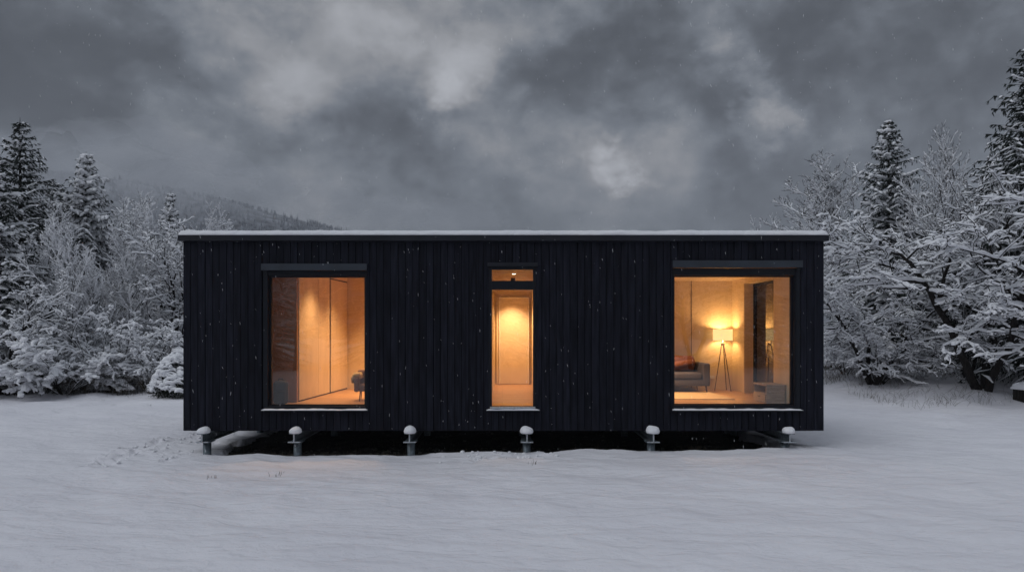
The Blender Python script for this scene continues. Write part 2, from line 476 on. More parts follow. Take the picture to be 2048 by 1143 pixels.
# snow on the roof: lumpy rounded slab
def slab_snow(x0, x1, y0, y1, z, h, sx_, sy_, edge, rng_z, amp=0.02, over=0.0):
    X = lines([(x0, x1, sx_)]); Y = lines([(y0, y1, sy_)])
    V = []; Fc = []
    nx = len(X); ny = len(Y)
    def prof(t): t = max(0, min(1, t)); return math.sqrt(max(0, 1-(1-t)**2))
    for j, y in enumerate(Y):
        for i, x in enumerate(X):
            e = min(x-x0, x1-x, y-y0, y1-y)
            hh = h*(0.25+0.75*prof(e/edge))*(1+amp*8*noise.noise(Vector((x*1.5, y*1.5, rng_z)))) + amp*.4*noise.noise(Vector((x*7, y*7, rng_z)))
            V.append((x, y + over*noise.noise(Vector((x*2, 0, rng_z)))*(1 if j == 0 else 0), z+hh))
    base = len(V)
    for j, y in enumerate(Y):
        for i, x in enumerate(X):
            V.append((x, y, z))
    for j in range(ny-1):
        for i in range(nx-1):
            Fc.append([j*nx+i, j*nx+i+1, (j+1)*nx+i+1, (j+1)*nx+i])
            Fc.append([base+j*nx+i, base+(j+1)*nx+i, base+(j+1)*nx+i+1, base+j*nx+i+1])
    for i in range(nx-1):
        Fc.append([base+i, base+i+1, i+1, i]); k = (ny-1)*nx
        Fc.append([k+i, k+i+1, base+k+i+1, base+k+i])
    for j in range(ny-1):
        Fc.append([j*nx, (j+1)*nx, base+(j+1)*nx, base+j*nx]); k = nx-1
        Fc.append([base+j*nx+k, base+(j+1)*nx+k, (j+1)*nx+k, j*nx+k])
    return V, Fc
V, Fc = slab_snow(HX0-.06, HX1+.06, -.08, HY1+.08, ZT+.118, 0.10, 0.04, 0.035, 0.09, 3.0, 0.024, 0.035)
mesh_obj('roof_snow', V, Fc, M['snow'], house, smooth=True)

# beams on piles
beamX = [-5.88, -4.08, -1.82, 0.48, 2.955, 5.62]
rc = random.Random(7)
for k, bx_ in enumerate(beamX):
    lab = None
    mb = MB()
    y0, y1 = -0.30, 5.9
    mb.box(bx_-.10, bx_+.10, y0, y1, 0.418, 0.432)
    mb.box(bx_-.010, bx_+.010, y0, y1, 0.268, 0.4175)
    mb.box(bx_-.10, bx_+.10, y0, y1, 0.252, 0.2675)
    bm_ = mb.build('steel_beam', M['steel'], house)
    MB().box(bx_-.013, bx_+.013, y0-.006, y0-.001, 0.268, 0.418).box(bx_-.12, bx_+.12, y0-.010, y0+.05, 0.252, 0.270).build('beam_end', M['flange'], bm_)
    # mushroom shaped cap of snow
    r = rc.uniform(0.115, 0.13); h = rc.uniform(.115, .15)
    prof = [(r*.7, -.008), (r*.98, .0), (r*1.05, .03), (r*1.0, .06), (r*.85, h*.72), (r*.55, h*.92), (r*.2, h)]
    mb = MB(); mb.lathe(prof, 18, (0, 0, 0), 0.03, rc)
    mb.V = [(v[0]+.02*v[2], v[1]*1.1, v[2]*(1+.1*math.sin(v[0]*20+k))) for v in mb.V]
    mb.build('snow_cap', M['snow'], bm_, True, (bx_+rc.uniform(-.01, .01), -0.215, 0.434))
    for j, yy in enumerate((-0.06, 2.9, 5.7)):
        mb = MB(); mb.tube([(bx_, yy, -0.5), (bx_, yy, 0.236)], [0.078, 0.078], 20)
        mb.box(bx_-.12, bx_+.12, yy-.11, yy+.11, 0.237, 0.2505)
        pl = mb.build('steel_pile', M['steel'], house)
        pl.data.polygons.foreach_set('use_smooth', [i < 20 for i in range(len(pl.data.polygons))])

# windows -----------------------------------------------------------------
def pane(x0, x1, z0, z1, y, parent):
    return MB().box(x0, x1, y, y+.024, z0, z1).build('pane', M['glass'], parent)
def frame_box(mb, x0, x1, z0, z1, w, y0, y1):
    wl, wr, wb, wt = w
    mb.box(x0, x0+wl, y0, y1, z0, z1); mb.box(x1-wr, x1, y0, y1, z0, z1)
    mb.box(x0+wl, x1-wr, y0, y1, z0, z0+wb); mb.box(x0+wl, x1-wr, y0, y1, z1-wt, z1)
def sill_with_snow(x0, x1, z, win, t=0.026):
    MB().box(x0, x1, -.075, .10, z-.02, z).build('window_sill', M['frame'], win)
    V, Fc = slab_snow(x0+.005, x1-.005, -.072, .05, z+.002, t, 0.05, 0.012, 0.03, x0, 0.03)
    mesh_obj('sill_snow', V, Fc, M['snow'], win, smooth=True)
# left window
mb = MB(); frame_box(mb, -4.795, -2.71, 0.862, 3.64, (.10, .045, .075, .09), 0.015, 0.09)
frame_box(mb, -4.70, -2.75, 0.93, 3.56, (.048, .03, .03, .05), 0.091, 0.15)
w = mb.build('large_window', M['frame'], house, bevel=.004)
tag(w, 'tall fixed window of the left room')
pane(-4.66, -2.77, 0.955, 3.52, 0.115, w)
MB().box(-4.81, -2.70, -.065, .10, 3.645, 3.775).build('shutter_box', M['shutter'], w, bevel=.004)
MB().box(-4.775, -4.70, -.002, .012, 0.90, 3.64).build('shutter_rail', M['frame'], w)
sill_with_snow(-4.81, -2.69, 0.855, w)
# middle door window
mb = MB()
frame_box(mb, -.272, .672, 0.862, 3.76, (.06, .06, .07, .10), 0.01, 0.09)
mb.box(-.212, .612, 0.011, 0.09, 3.26, 3.44)
w = mb.build('entrance_door', M['frame'], house, bevel=.004)
tag(w, 'narrow glazed entrance door with transom light')
pane(-.22, .62, 0.985, 3.265, 0.05, w); pane(-.22, .62, 3.44, 3.655, 0.05, w)
MB().box(-.30, .70, -.045, .009, 3.73, 3.80).build('door_head_trim', M['fascia'], w)
MB().box(-.25, .655, -.055, .008, 0.885, 0.925).build('threshold', M['flange'], w, bevel=.004)
sill_with_snow(-.325, .745, 0.855, w, 0.022)
# right window
mb = MB(); frame_box(mb, 3.405, 5.965, 0.862, 3.69, (.035, .12, .085, .14), 0.015, 0.09)
frame_box(mb, 3.44, 5.85, 0.945, 3.55, (.025, .05, .025, .03), 0.091, 0.15)
w = mb.build('large_window', M['frame'], house, bevel=.004)
tag(w, 'wide picture window of the right room')
pane(3.45, 5.82, 0.955, 3.53, 0.115, w)
MB().box(3.395, 5.985, -.065, .10, 3.70, 3.84).build('shutter_box', M['shutter'], w, bevel=.004)
MB().box(5.87, 5.95, -.002, .012, 0.90, 3.69).build('shutter_rail', M['frame'], w)
sill_with_snow(3.39, 6.0, 0.855, w)
# side window in the right wall
mb = MB()
for (ya, yb, za, zb) in ((1.462, 1.53, .862, 3.598), (3.22, 3.298, .862, 3.598), (1.53, 3.22, .862, .93), (1.53, 3.22, 3.53, 3.598)):
    mb.box(6.25, 6.31, ya, yb, za, zb)
w = mb.build('side_window', M['frame'], house)
MB().box(6.27, 6.285, 1.52, 3.23, .925, 3.535).build('pane', M['tint'], w)

# interior partitions
MB().box(3.0-.0, 6.2, 4.20, 4.30, FL, CE).build('room_rear_wall', M['ply'], house)      # right room back
for x in (3.32, 4.94): MB().box(x-.006, x+.006, 4.192, 4.199, FL, CE).build('panel_joint', M['darkwood'], house)
MB().box(2.9, 3.0, 0.303, 4.30, FL, CE).build('partition_wall', M['ply'], house)
MB().box(4.7, 5.995, 4.182, 4.1985, FL, FL+.05).build('skirting', M['ply'], house)
mb = MB(); mb.box(5.42, 5.54, 4.170, 4.181, 1.19, 1.27)
mb.build('power_socket', M['socket'], house, bevel=.003)
# hall
MB().box(-0.343, -0.24, 0.303, HY1-.21, FL, CL).build('partition_wall', M['ply'], house)
MB().box(0.84, 0.94, 0.303, HY1-.21, FL, CE).build('partition_wall', M['ply'], house)
MB().box(-0.239, 0.839, 6.0, 6.1, FL, CE).build('hall_rear_wall', M['ply'], house)
mb = MB(); mb.box(-.17, .76, 5.94, 5.98, FL+.01, 3.40)
dr = mb.build('hall_door', M['cream'], house, bevel=.004)
mb = MB(); x0, x1 = -.10, .76
mb.box(x0, x0+.028, 5.90, 5.938, FL+.01, 3.40); mb.box(x1-.028, x1, 5.90, 5.938, FL+.01, 3.40); mb.box(x0+.028, x1-.028, 5.90, 5.938, 3.37, 3.40)
mb.build('door_frame', M['socket'], dr, bevel=.008)
# left room
MB().box(-6.1, -4.43, 1.05, 1.15, FL, CL).build('dark_wall', M['darkwall'], house)
def quadbox(p, q, t, z0, z1):
    """vertical slab from p to q (xy), thickness t to the left"""
    dx, dy = q[0]-p[0], q[1]-p[1]; l = math.hypot(dx, dy); nx_, ny_ = -dy/l*t, dx/l*t
    V = [(p[0], p[1], z0), (q[0], q[1], z0), (q[0]+nx_, q[1]+ny_, z0), (p[0]+nx_, p[1]+ny_, z0)]
    V += [(v[0], v[1], z1) for v in V]
    return V, [[0, 3, 2, 1], [4, 5, 6, 7], [0, 1, 5, 4], [1, 2, 6, 5], [2, 3, 7, 6], [3, 0, 4, 7]]
A0, A1 = (-4.43, 1.151), (-4.13, 4.5)
def along(t): return (A0[0]+(A1[0]-A0[0])*t, A0[1]+(A1[1]-A0[1])*t)
V, Fc = quadbox(along(0), along(1), 0.30, FL, CL)
wr = mesh_obj('built_in_wardrobe', V, Fc, M['seam'], house)
for (t0, t1, za, zb) in ((0.0, 0.345, FL+.03, CL-.01), (0.349, 0.575, FL+.03, CL-.01), (0.605, 0.985, FL+.03, 3.70), (0.605, 0.985, 3.735, CL-.01)):
    p, q = along(t0), along(t1)
    dx, dy = q[0]-p[0], q[1]-p[1]; l = math.hypot(dx, dy); ox, oy = dy/l*.022, -dx/l*.022
    V, Fc = quadbox((p[0]+ox, p[1]+oy), (q[0]+ox, q[1]+oy), 0.02, za, zb)
    mesh_obj('wardrobe_door', V, Fc, M['ply'], wr, bevel=.002)
MB().box(-4.13, -0.345, 4.5, 4.6, FL, CL).build('room_rear_wall', M['ply'], house)

# ------------------------------------------------------------------ furniture
# floor lamp
LX, LY = 5.67, 3.92
lamp = empty('floor_lamp', (LX, LY, FL), 0, 'lit tripod floor lamp with drum shade between sofa and side window', 'lamp')
mb = MB(); n = 28; r = .243
prof_o = [(r, 1.29), (r, 1.578)]
V = []; Fc = []
for (rr, z) in ((r, 1.29), (r, 1.578), (r-.006, 1.578), (r-.006, 1.29)):
    for j in range(n):
        a = 2*math.pi*j/n; V.append((rr*math.cos(a), rr*math.sin(a), z))
for q in range(4):
    for j in range(n):
        Fc.append([q*n+j, q*n+(j+1) % n, ((q+1) % 4)*n+(j+1) % n, ((q+1) % 4)*n+j])
mesh_obj('lamp_shade', V, Fc, M['shade'], lamp, smooth=True)
MB().lathe([(.018, 1.16), (.05, 1.18), (.05, 1.225), (.02, 1.24), (.016, 1.33)], 16).build('lamp_hub', M['chrome'], lamp, True)
MB().lathe([(.015, 1.33), (.04, 1.37), (.045, 1.41), (.025, 1.45), (.005, 1.455)], 12).build('light_bulb', M['bulb'], lamp, True)
for a in (R(-60), R(205), R(45)):
    c_, s_ = math.cos(a), math.sin(a)
    k = 0.27 if a != R(45) else .2
    MB().tube([(c_*.03, s_*.03, 1.22), (c_*k, s_*k, 0.0)], [.014, .009], 8).build('leg', M['darkwood'], lamp, True)
# sofa (back against the rear wall, right arm towards the lamp)
sofa = empty('sofa', (4.0, 3.65, FL), 0, 'low blue-grey sofa beside the lit tripod lamp', 'sofa')
def cushion(x0, x1, y0, y1, z0, z1, name, mat, par, rnd=.05):
    o = MB().box(x0, x1, y0, y1, z0, z1).build(name, mat, par, True)
    b = o.modifiers.new('bevel', 'BEVEL'); b.width = rnd; b.segments = 4
    return o
cushion(-.95, 1.0, -.42, .46, .17, .34, 'sofa_base', M['navy'], sofa, .03)
cushion(-.93, .02, -.44, .28, .345, .50, 'seat_cushion', M['navy'], sofa)
cushion(.03, .94, -.44, .28, .345, .50, 'seat_cushion', M['navy'], sofa)
cushion(-.95, .97, .28, .50, .345, .80, 'backrest', M['navy'], sofa, .06)
cushion(.96, 1.14, -.42, .50, .17, .73, 'armrest', M['navy'], sofa, .035)
cushion(-1.14, -.96, -.42, .50, .17, .73, 'armrest', M['navy'], sofa, .035)
o = cushion(.02, .90, .05, .27, .51, .90, 'back_cushion', M['rust'], sofa, .09)
o = cushion(-.90, .0, .05, .27, .51, .90, 'back_cushion', M['rust'], sofa, .09)
for (x, y) in ((1.05, -.36), (1.03, .40), (-1.05, -.36), (-1.03, .40)):
    MB().tube([(x, y, .18), (x+.02*(1 if x > 0 else -1), y, 0.0)], [.022, .014], 8).build('leg', M['darkwood'], sofa, True)
thr = cushion(.45, 1.02, -.05, .22, .505, .68, 'pillow', M['rust'], None, .08)
thr.name = 'throw_pillow'; thr.location = (4.0, 3.55, FL+.02); thr.rotation_euler = (0, R(-8), R(10))
tag(thr, 'rust throw pillow slumped by the right arm of the sofa', 'pillow')
# rug
V, Fc = slab_snow(3.1, 5.2, 1.62, 3.55, FL+.003, .014, .08, .08, .02, 1.0, 0.002)
rug = mesh_obj('area_rug', V, Fc, M['rug'])
tag(rug, 'pale woven rug on the oak floor before the sofa', 'rug')
MB().box(3.1, 5.2, 1.60, 1.619, FL+.001, FL+.013).build('binding', M['darkwood'], rug)
# low cabinet by the side window
cab = empty('low_cabinet', (5.76, 1.10, FL), R(1), 'low grey wood cabinet with open shelf beside the side window', 'cabinet')
mb = MB()
mb.box(-.20, .20, -.35, -.33, 0, .375); mb.box(-.20, .20, .33, .35, 0, .375)
mb.box(-.20, .20, -.33, .33, 0, .02); mb.box(.18, .199, -.33, .33, .02, .375); mb.box(-.20, .179, -.33, .33, .19, .208)
mb.build('carcass', M['greywood'], cab)
MB().box(-.22, .215, -.36, .36, .376, .40).build('cabinet_top', M['greywood'], cab, bevel=.003)
dw = MB().box(-.215, -.19, -.325, .325, .025, .185).build('drawer', M['greywood'], cab, bevel=.003)
MB().box(-.228, -.216, -.06, .06, .13, .14).build('handle', M['blackfab'], dw)
MB().box(-.15, .12, -.30, -.18, .21, .33).build('cubby_divider', M['greywood'], cab)
# armchair with draped blanket in the left room
AC = (-2.90, 1.52, FL)
ac = empty('armchair', AC, R(8), 'small brown armchair on thin legs at the right edge of the left window', 'armchair')
cushion(-.34, .34, -.32, .34, .22, .36, 'seat', M['chairfab'], ac, .06)
cushion(-.34, .34, .24, .38, .30, .66, 'backrest', M['chairfab'], ac, .06)
cushion(-.37, -.27, -.34, .36, .21, .53, 'armrest', M['chairfab'], ac, .04)
cushion(.27, .37, -.34, .36, .21, .53, 'armrest', M['chairfab'], ac, .04)
for (x, y) in ((-.24, -.22), (.24, -.22), (-.24, .26), (.24, .26)):
    MB().tube([(x, y, .23), (x*1.08, y*1.1, .0)], [.014, .010], 8).build('leg', M['darkwood'], ac, True)
mb = MB()
for k in range(6):
    mb.tube([(-.40, -.25+k*.09, .40), (-.40, -.25+k*.09, .50), (-.37, -.25+k*.09, .56), (-.26, -.25+k*.09, .575), (-.22, -.25+k*.09, .50)], [.03, .045, .05, .05, .03], 8)
bl = mb.build('blanket', M['blanket'], None, True)
bl.location = AC; bl.rotation_euler = (0, 0, R(8))
tag(bl, 'cream ribbed blanket folded over the small armchair', 'blanket')
# dark bag + standing dark panel by the brown wall
bag = empty('backpack', (-4.63, .60, FL), R(10), 'black backpack on the floor at the lower left corner of the left window', 'bag')
o = cushion(-.15, .15, -.10, .10, .01, .50, 'bag_body', M['blackfab'], bag, .08)
cushion(-.11, .11, -.15, -.095, .06, .30, 'pocket', M['blackfab'], bag, .025)
MB().tube([(-.05, 0, .49), (-.04, 0, .54), (.04, 0, .54), (.05, 0, .49)], [.01]*4, 6).build('handle', M['blackfab'], bag, True)

# ------------------------------------------------------------------ interior lights
WARM = (1.0, 0.56, 0.255)
def light(name, typ, loc, power, col, rad=.03, spot=None, blend=.5, tgt=None, parent=None):
    ld = bpy.data.lights.new(name, typ); ld.energy = power; ld.color = col
    ld.shadow_soft_size = rad
    if typ == 'SPOT': ld.spot_size = R(spot); ld.spot_blend = blend
    lo = bpy.data.objects.new(name, ld); COL.objects.link(lo); lo.location = loc
    if tgt is not None:
        v = Vector(tgt)-Vector(loc); lo.rotation_euler = v.to_track_quat('-Z', 'Y').to_euler()
    if parent is not None: lo.parent = parent
    return lo
light('lamp_light', 'POINT', (0, 0, 1.45), 48, (1.0, .56, .22), .09, parent=lamp)

def downlight(loc, label, power, spot=90, tgt=None, fixture='flush', rad=.03, CE=CE):
    e = empty('ceiling_light', (loc[0], loc[1], CE), 0, label, 'ceiling light', 'ceiling downlights')
    h = .012 if fixture == 'flush' else .09
    MB().lathe([(.055, -h), (.055, -.001)], 18).build('housing', M['chrome'] if fixture == 'flush' else M['blackfab'], e, False)
    MB().lathe([(.042, -h-.006), (.042, -h-.001)], 18).build('lens', M['led'], e, False)
    t = tgt if tgt else (loc[0], loc[1], 0)
    light('downlight', 'SPOT', (0, 0, -h-.03), power, WARM, rad, spot, .9, None, e).rotation_euler = (Vector(t)-Vector((loc[0], loc[1], CE-h))).to_track_quat('-Z', 'Y').to_euler()
downlight((.26, 1.85), 'nearer flush downlight in the entrance hall ceiling seen through the transom', 170)
downlight((.26, 3.25), 'black canned downlight in the middle of the entrance hall ceiling', 110, fixture='can')
downlight((.27, 5.38), 'downlight just in front of the white hall door', 430, 92)
downlight((-3.70, 1.75), 'downlight nearest the brown wall in the left room', 370, 100, CE=CL, rad=.22)
downlight((-3.35, 3.05), 'downlight over the wardrobe in the left room', 370, 100, CE=CL, rad=.22)
downlight((-2.7, 3.7), 'downlight by the rear wall in the left room', 370, 100, CE=CL, rad=.22)
downlight((-1.6, 3.0), 'added fill light over the hidden side of the left room', 980, 90, CE=CL, rad=.10)  # unseen fill light, added to brighten the left room by bounce
downlight((3.7, 2.5), 'added fill light over the rug in the right room', 900, 96, rad=.10)  # fill light added out of view to lift the right room

# ------------------------------------------------------------------ trees
def rot_dir(d, ang, az):
    """unit vector at angle ang from d, azimuth az around it"""
    u = d.cross(Vector((0, 0, 1)))
    if u.length < .05: u = Vector((1, 0, 0))
    u.normalize(); v = d.cross(u)
    return (d*math.cos(ang) + (u*math.cos(az)+v*math.sin(az))*math.sin(ang)).normalized()

def grow(rng, start, d, L, r, lvl, P, out):
    """recursive branch; out: list of (pts, radii, level)"""
    n = P['nodes'][lvl]
    pts = [start.copy()]; rad = [r]
    p = start.copy(); dd = d.copy()
    w = P['wiggle'][lvl]; g = P['grav'][lvl]
    kids = []
    for i in range(n):
        dd = (dd + Vector((rng.gauss(0, w), rng.gauss(0, w), rng.gauss(0, w)*.7 + g*(1+i/n)/n*2))).normalized()
        p = p + dd*(L/n)
        if p.z < .12: p.z = .12 + rng.uniform(0, .1)
        rr = r*(1-(i+1)/n*P['taper'][lvl])
        pts.append(p.copy()); rad.append(max(rr, P['rmin']))
        kids.append((p.copy(), dd.copy(), max(rr, P['rmin']), (i+1)/n))
    out.append((pts, rad, lvl))
    if lvl+1 >= P['levels']: return
    nk = P['kids'][lvl]
    for q in range(nk):
        t = P['t0'][lvl] + (1-P['t0'][lvl])*min(.999, max(0, (q+rng.uniform(-.9, 1.9))/nk))
        i = min(len(kids)-1, max(0, int(t*len(kids))))
        kp, kd, kr, kt = kids[i]
        f = t*len(kids)-i
        prev = pts[i]; kp = prev.lerp(kp, min(1, max(0, f)))
        ang = R(rng.uniform(*P['ang'][lvl])); az = rng.uniform(0, 2*math.pi)
        nd_ = rot_dir(kd, ang, az)
        if lvl >= 1 and nd_.z < -.3: nd_.z *= .3; nd_.normalize()
        ll = L*P['lr'][lvl]*rng.uniform(.42, 1.25)*(1-P['conic']*t)
        grow(rng, kp, nd_, ll, max(P['rmin'], min(kr*.8, r*P['rr'][lvl])), lvl+1, P, out)

def tree_meshes(out, rng, snow, key, maxtrunk=1, snow_min=.012, ksnow=6):
    T, C, S = Acc(), Acc(), Acc()
    for pts, rad, lvl in out:
        k = 8 if lvl == 0 else (6 if lvl == 1 else (4 if lvl == 2 else 3))
        (T if lvl <= maxtrunk else C).tube(pts, rad, k)
        # snow lying along the branch: resample and lump it
        P = np.array([tuple(p) for p in pts]); Rr = np.array(rad)
        seg = np.linalg.norm(P[1:]-P[:-1], axis=1)
        cum = np.concatenate([[0], np.cumsum(seg)]); tot = cum[-1]
        sc = snow[min(lvl, len(snow)-1)]
        if sc <= 0: continue
        m = max(4, int(tot/max(.05, sc*1.3))+1)
        tt = np.linspace(0, tot, m)
        Q = np.stack([np.interp(tt, cum, P[:, i]) for i in range(3)], 1)
        q = np.interp(tt, cum, Rr)
        Tn = np.gradient(Q, axis=0); Tn /= np.linalg.norm(Tn, axis=1, keepdims=True)+1e-9
        hz = np.sqrt(np.clip(1-Tn[:, 2]**2, 0, 1))
        hz = np.clip((hz-.25)/.75, 0, 1)**1.3 if key not in ('frost', 'fine') else np.clip((hz-.08)/.6, 0, 1)**.8
        lump = np.array([rng.uniform(.62, 1.12) for _ in range(m)]); ph = rng.uniform(0, 9); lump = lump*(1+.38*np.sin(tt*7.0+ph)*np.sin(tt*2.9+ph))
        gate = rng.random() < (.95 if lvl < 3 else .80)
        W = (sc*lump*hz + q*.9*hz) * (1 if gate else .2)
        W = np.minimum(W, sc*1.6+q*1.2)
        W[0] *= .5; W[-1] *= .45
        if W.max() < snow_min: continue
        W = np.maximum(W, .002)
        Q2 = Q.copy(); Q2[:, 2] += q*.5 + W*.55
        S.tube(Q2, W, ksnow, 1.0, .70)
    return (T.mesh(key+'_trunk', M['bark']), C.mesh(key+'_crown', M['bark']), S.mesh(key+'_snow', M['snow']))

def proto_bare(seed, H, P, stems, snow, key, lean=(0, 0), maxtrunk=1):
    rng = random.Random(seed); out = []
    for s in range(stems[0]):
        a = (6.283*s/stems[0]+rng.uniform(-.4, .4)+.5) if stems[0] > 1 else 0
        tilt = stems[1]*rng.uniform(.5, 1.1) if stems[0] > 1 else 0
        d = Vector((math.cos(a)*tilt+lean[0], math.sin(a)*tilt+lean[1], 1)).normalized()
        st = Vector((math.cos(a)*.12*min(1, stems[0]-1), math.sin(a)*.12*min(1, stems[0]-1), -.15))
        grow(rng, st, d, H*rng.uniform(.82, 1.0), P['r0']*rng.uniform(.8, 1.0), 0, P, out)
    return tree_meshes(out, rng, snow, key, maxtrunk)

def P_(levels, nodes, wiggle, grav, taper, kids, t0, ang, lr, rr, r0, rmin=.006, conic=.40):
    return dict(levels=levels, nodes=nodes, wiggle=wiggle, grav=grav, taper=taper, kids=kids, t0=t0, ang=ang, lr=lr, rr=rr, r0=r0, rmin=rmin*1.6, conic=conic)

P_tall = P_(4, [14, 11, 8, 5], [.07, .12, .16, .2], [.0, .12, .04, -.05], [.85, .88, .85, .8],
            [19, 10, 6], [.26, .14, .12], [(25, 65), (22, 65), (25, 70)], [.44, .50, .48], [.42, .45, .5], .13, .0075)
P_fine = P_(5, [12, 9, 7, 4, 3], [.05, .08, .1, .13, .2], [.0, .25, .2, .12, .0], [.85, .85, .85, .8, .7],
            [22, 9, 6, 3], [.15, .12, .12, .1], [(20, 45), (20, 42), (22, 42), (25, 45)], [.46, .48, .48, .5], [.36, .45, .5, .6], .13, .006)
P_big = P_(5, [11, 13, 9, 6, 3], [.15, .14, .18, .2, .25], [.03, -.07, -.12, -.12, -.1], [.70, .84, .85, .8, .7],
           [10, 9, 6, 3], [.30, .16, .14, .2], [(32, 85), (25, 75), (25, 75), (30, 70)], [.74, .52, .50, .45], [.52, .45, .5, .6], .165, .009, .30)
P_shrub = P_(4, [9, 7, 6, 4], [.10, .12, .16, .2], [-.10, -.25, -.3, -.2], [.8, .85, .8, .7],
             [9, 7, 3], [.2, .15, .1], [(20, 55), (25, 55), (30, 60)], [.52, .5, .45], [.45, .5, .6], .035, .007)

def spruce_meshes(seed, H, W, snow, key, droop=.35, dens=1.0, snowy=1.0):
    rng = random.Random(seed)
    T, N, S = Acc(), Acc(), Acc()
    T.tube([(0, 0, -.2), (.03, 0, H*.3), (0, .03, H*.7), (0, 0, H)], [H*.017, H*.013, H*.006, .008], 8)
    z = H*.07
    while z < H*.99:
        t = z/H
        nb = max(5, int((8 if t < .85 else 6)*dens))
        L0 = W*(1-t)**.82 + .12
        off = rng.uniform(0, 6.28)
        for b in range(nb):
            a = off + 2*math.pi*b/nb + rng.uniform(-.3, .3)
            L = L0*rng.choice([rng.uniform(.4, .8), rng.uniform(.75, 1.2), rng.uniform(.8, 1.1)])
            ca, sa = math.cos(a), math.sin(a)
            n = 5; pts = []
            up0 = .35*t
            for i in range(n+1):
                s = i/n
                zz = z + L*(up0*s - droop*(s**1.5)*(1.15-t) + .12*s*s*s) + rng.gauss(0, .012)*L
                pts.append(Vector((ca*L*s + rng.gauss(0, .02)*L*s, sa*L*s+rng.gauss(0, .02)*L*s, zz)))
            T.tube(pts, [max(.004, .018*L*(1-i/n*.85)) for i in range(n+1)], 3)
            # side sprays
            twigs = [(pts, L*.25)]
            m = max(3, int(L*5.2))
            for j in range(m):
                s = .18+.8*(j+rng.random()*.7)/m
                i = min(n-1, int(s*n)); p = pts[i].lerp(pts[i+1], s*n-i)
                sd = 1 if j % 2 else -1
                tl = L*rng.uniform(.22, .38)*(1-.55*s)+.06
                dirx = Vector((ca, sa, 0))*.65 + Vector((-sa, ca, 0))*sd*.85 + Vector((0, 0, -.25*droop/.35))
                dirx.normalize()
                q = p+dirx*tl*.55+Vector((0, 0, .02)); q2 = p+dirx*tl + Vector((0, 0, -.12*tl))
                twigs.append(([p, q, q2], tl*.5))
            for (tp, nl) in twigs:
                # needle cards hanging off the twig
                steps = max(2, int((tp[-1]-tp[0]).length/.10))
                for k in range(steps):
                    s = (k+rng.random())/steps*(len(tp)-1); i = min(len(tp)-2, int(s)); p = tp[i].lerp(tp[i+1], s-i)
                    d = (tp[i+1]-tp[i]).normalized()
                    for h in range(3):
                        sidev = Vector((-d.y, d.x, 0))*rng.choice([-1, 1])*rng.uniform(.3, 1) + d*.6 + Vector((0, 0, -rng.uniform(.1, 1.0)))
                        sidev.normalize(); ln = rng.uniform(.09, .20)
                        wv = d*rng.uniform(.02, .045)
                        a_ = p-wv; b_ = p+wv; c_ = p+sidev*ln
                        N.add(np.array([tuple(a_), tuple(b_), tuple(c_+wv*.3), tuple(c_-wv*.3)]), [[0, 1, 2, 3]])
                # snow pad
                if rng.random() < snowy*(1 if t < .7 else .65):
                    ln = (tp[-1]-tp[0]).length
                    mm = max(3, int(ln/.09)+1)
                    Q = []; Wd = []
                    for k in range(mm):
                        s = k/(mm-1)*(len(tp)-1); i = min(len(tp)-2, int(s)); p = tp[i].lerp(tp[i+1], s-i)
                        e = math.sin(math.pi*min(1, max(.1, (k+.6)/(mm+.2))))**.6
                        wd = snow*rng.uniform(.5, 1.25)*e*(.75 if len(tp) < 5 else 1.45)
                        Q.append((p.x, p.y, p.z+.25*wd)); Wd.append(wd)
                    S.tube(Q, Wd, 6, 1.0, .6)
        z += H*.024*rng.uniform(.7, 1.3)*(1.2-.35*t) + .05
    return (T.mesh(key+'_trunk', M['bark']), N.mesh(key+'_needles', M['needle'], False), S.mesh(key+'_snow', M['snow']))

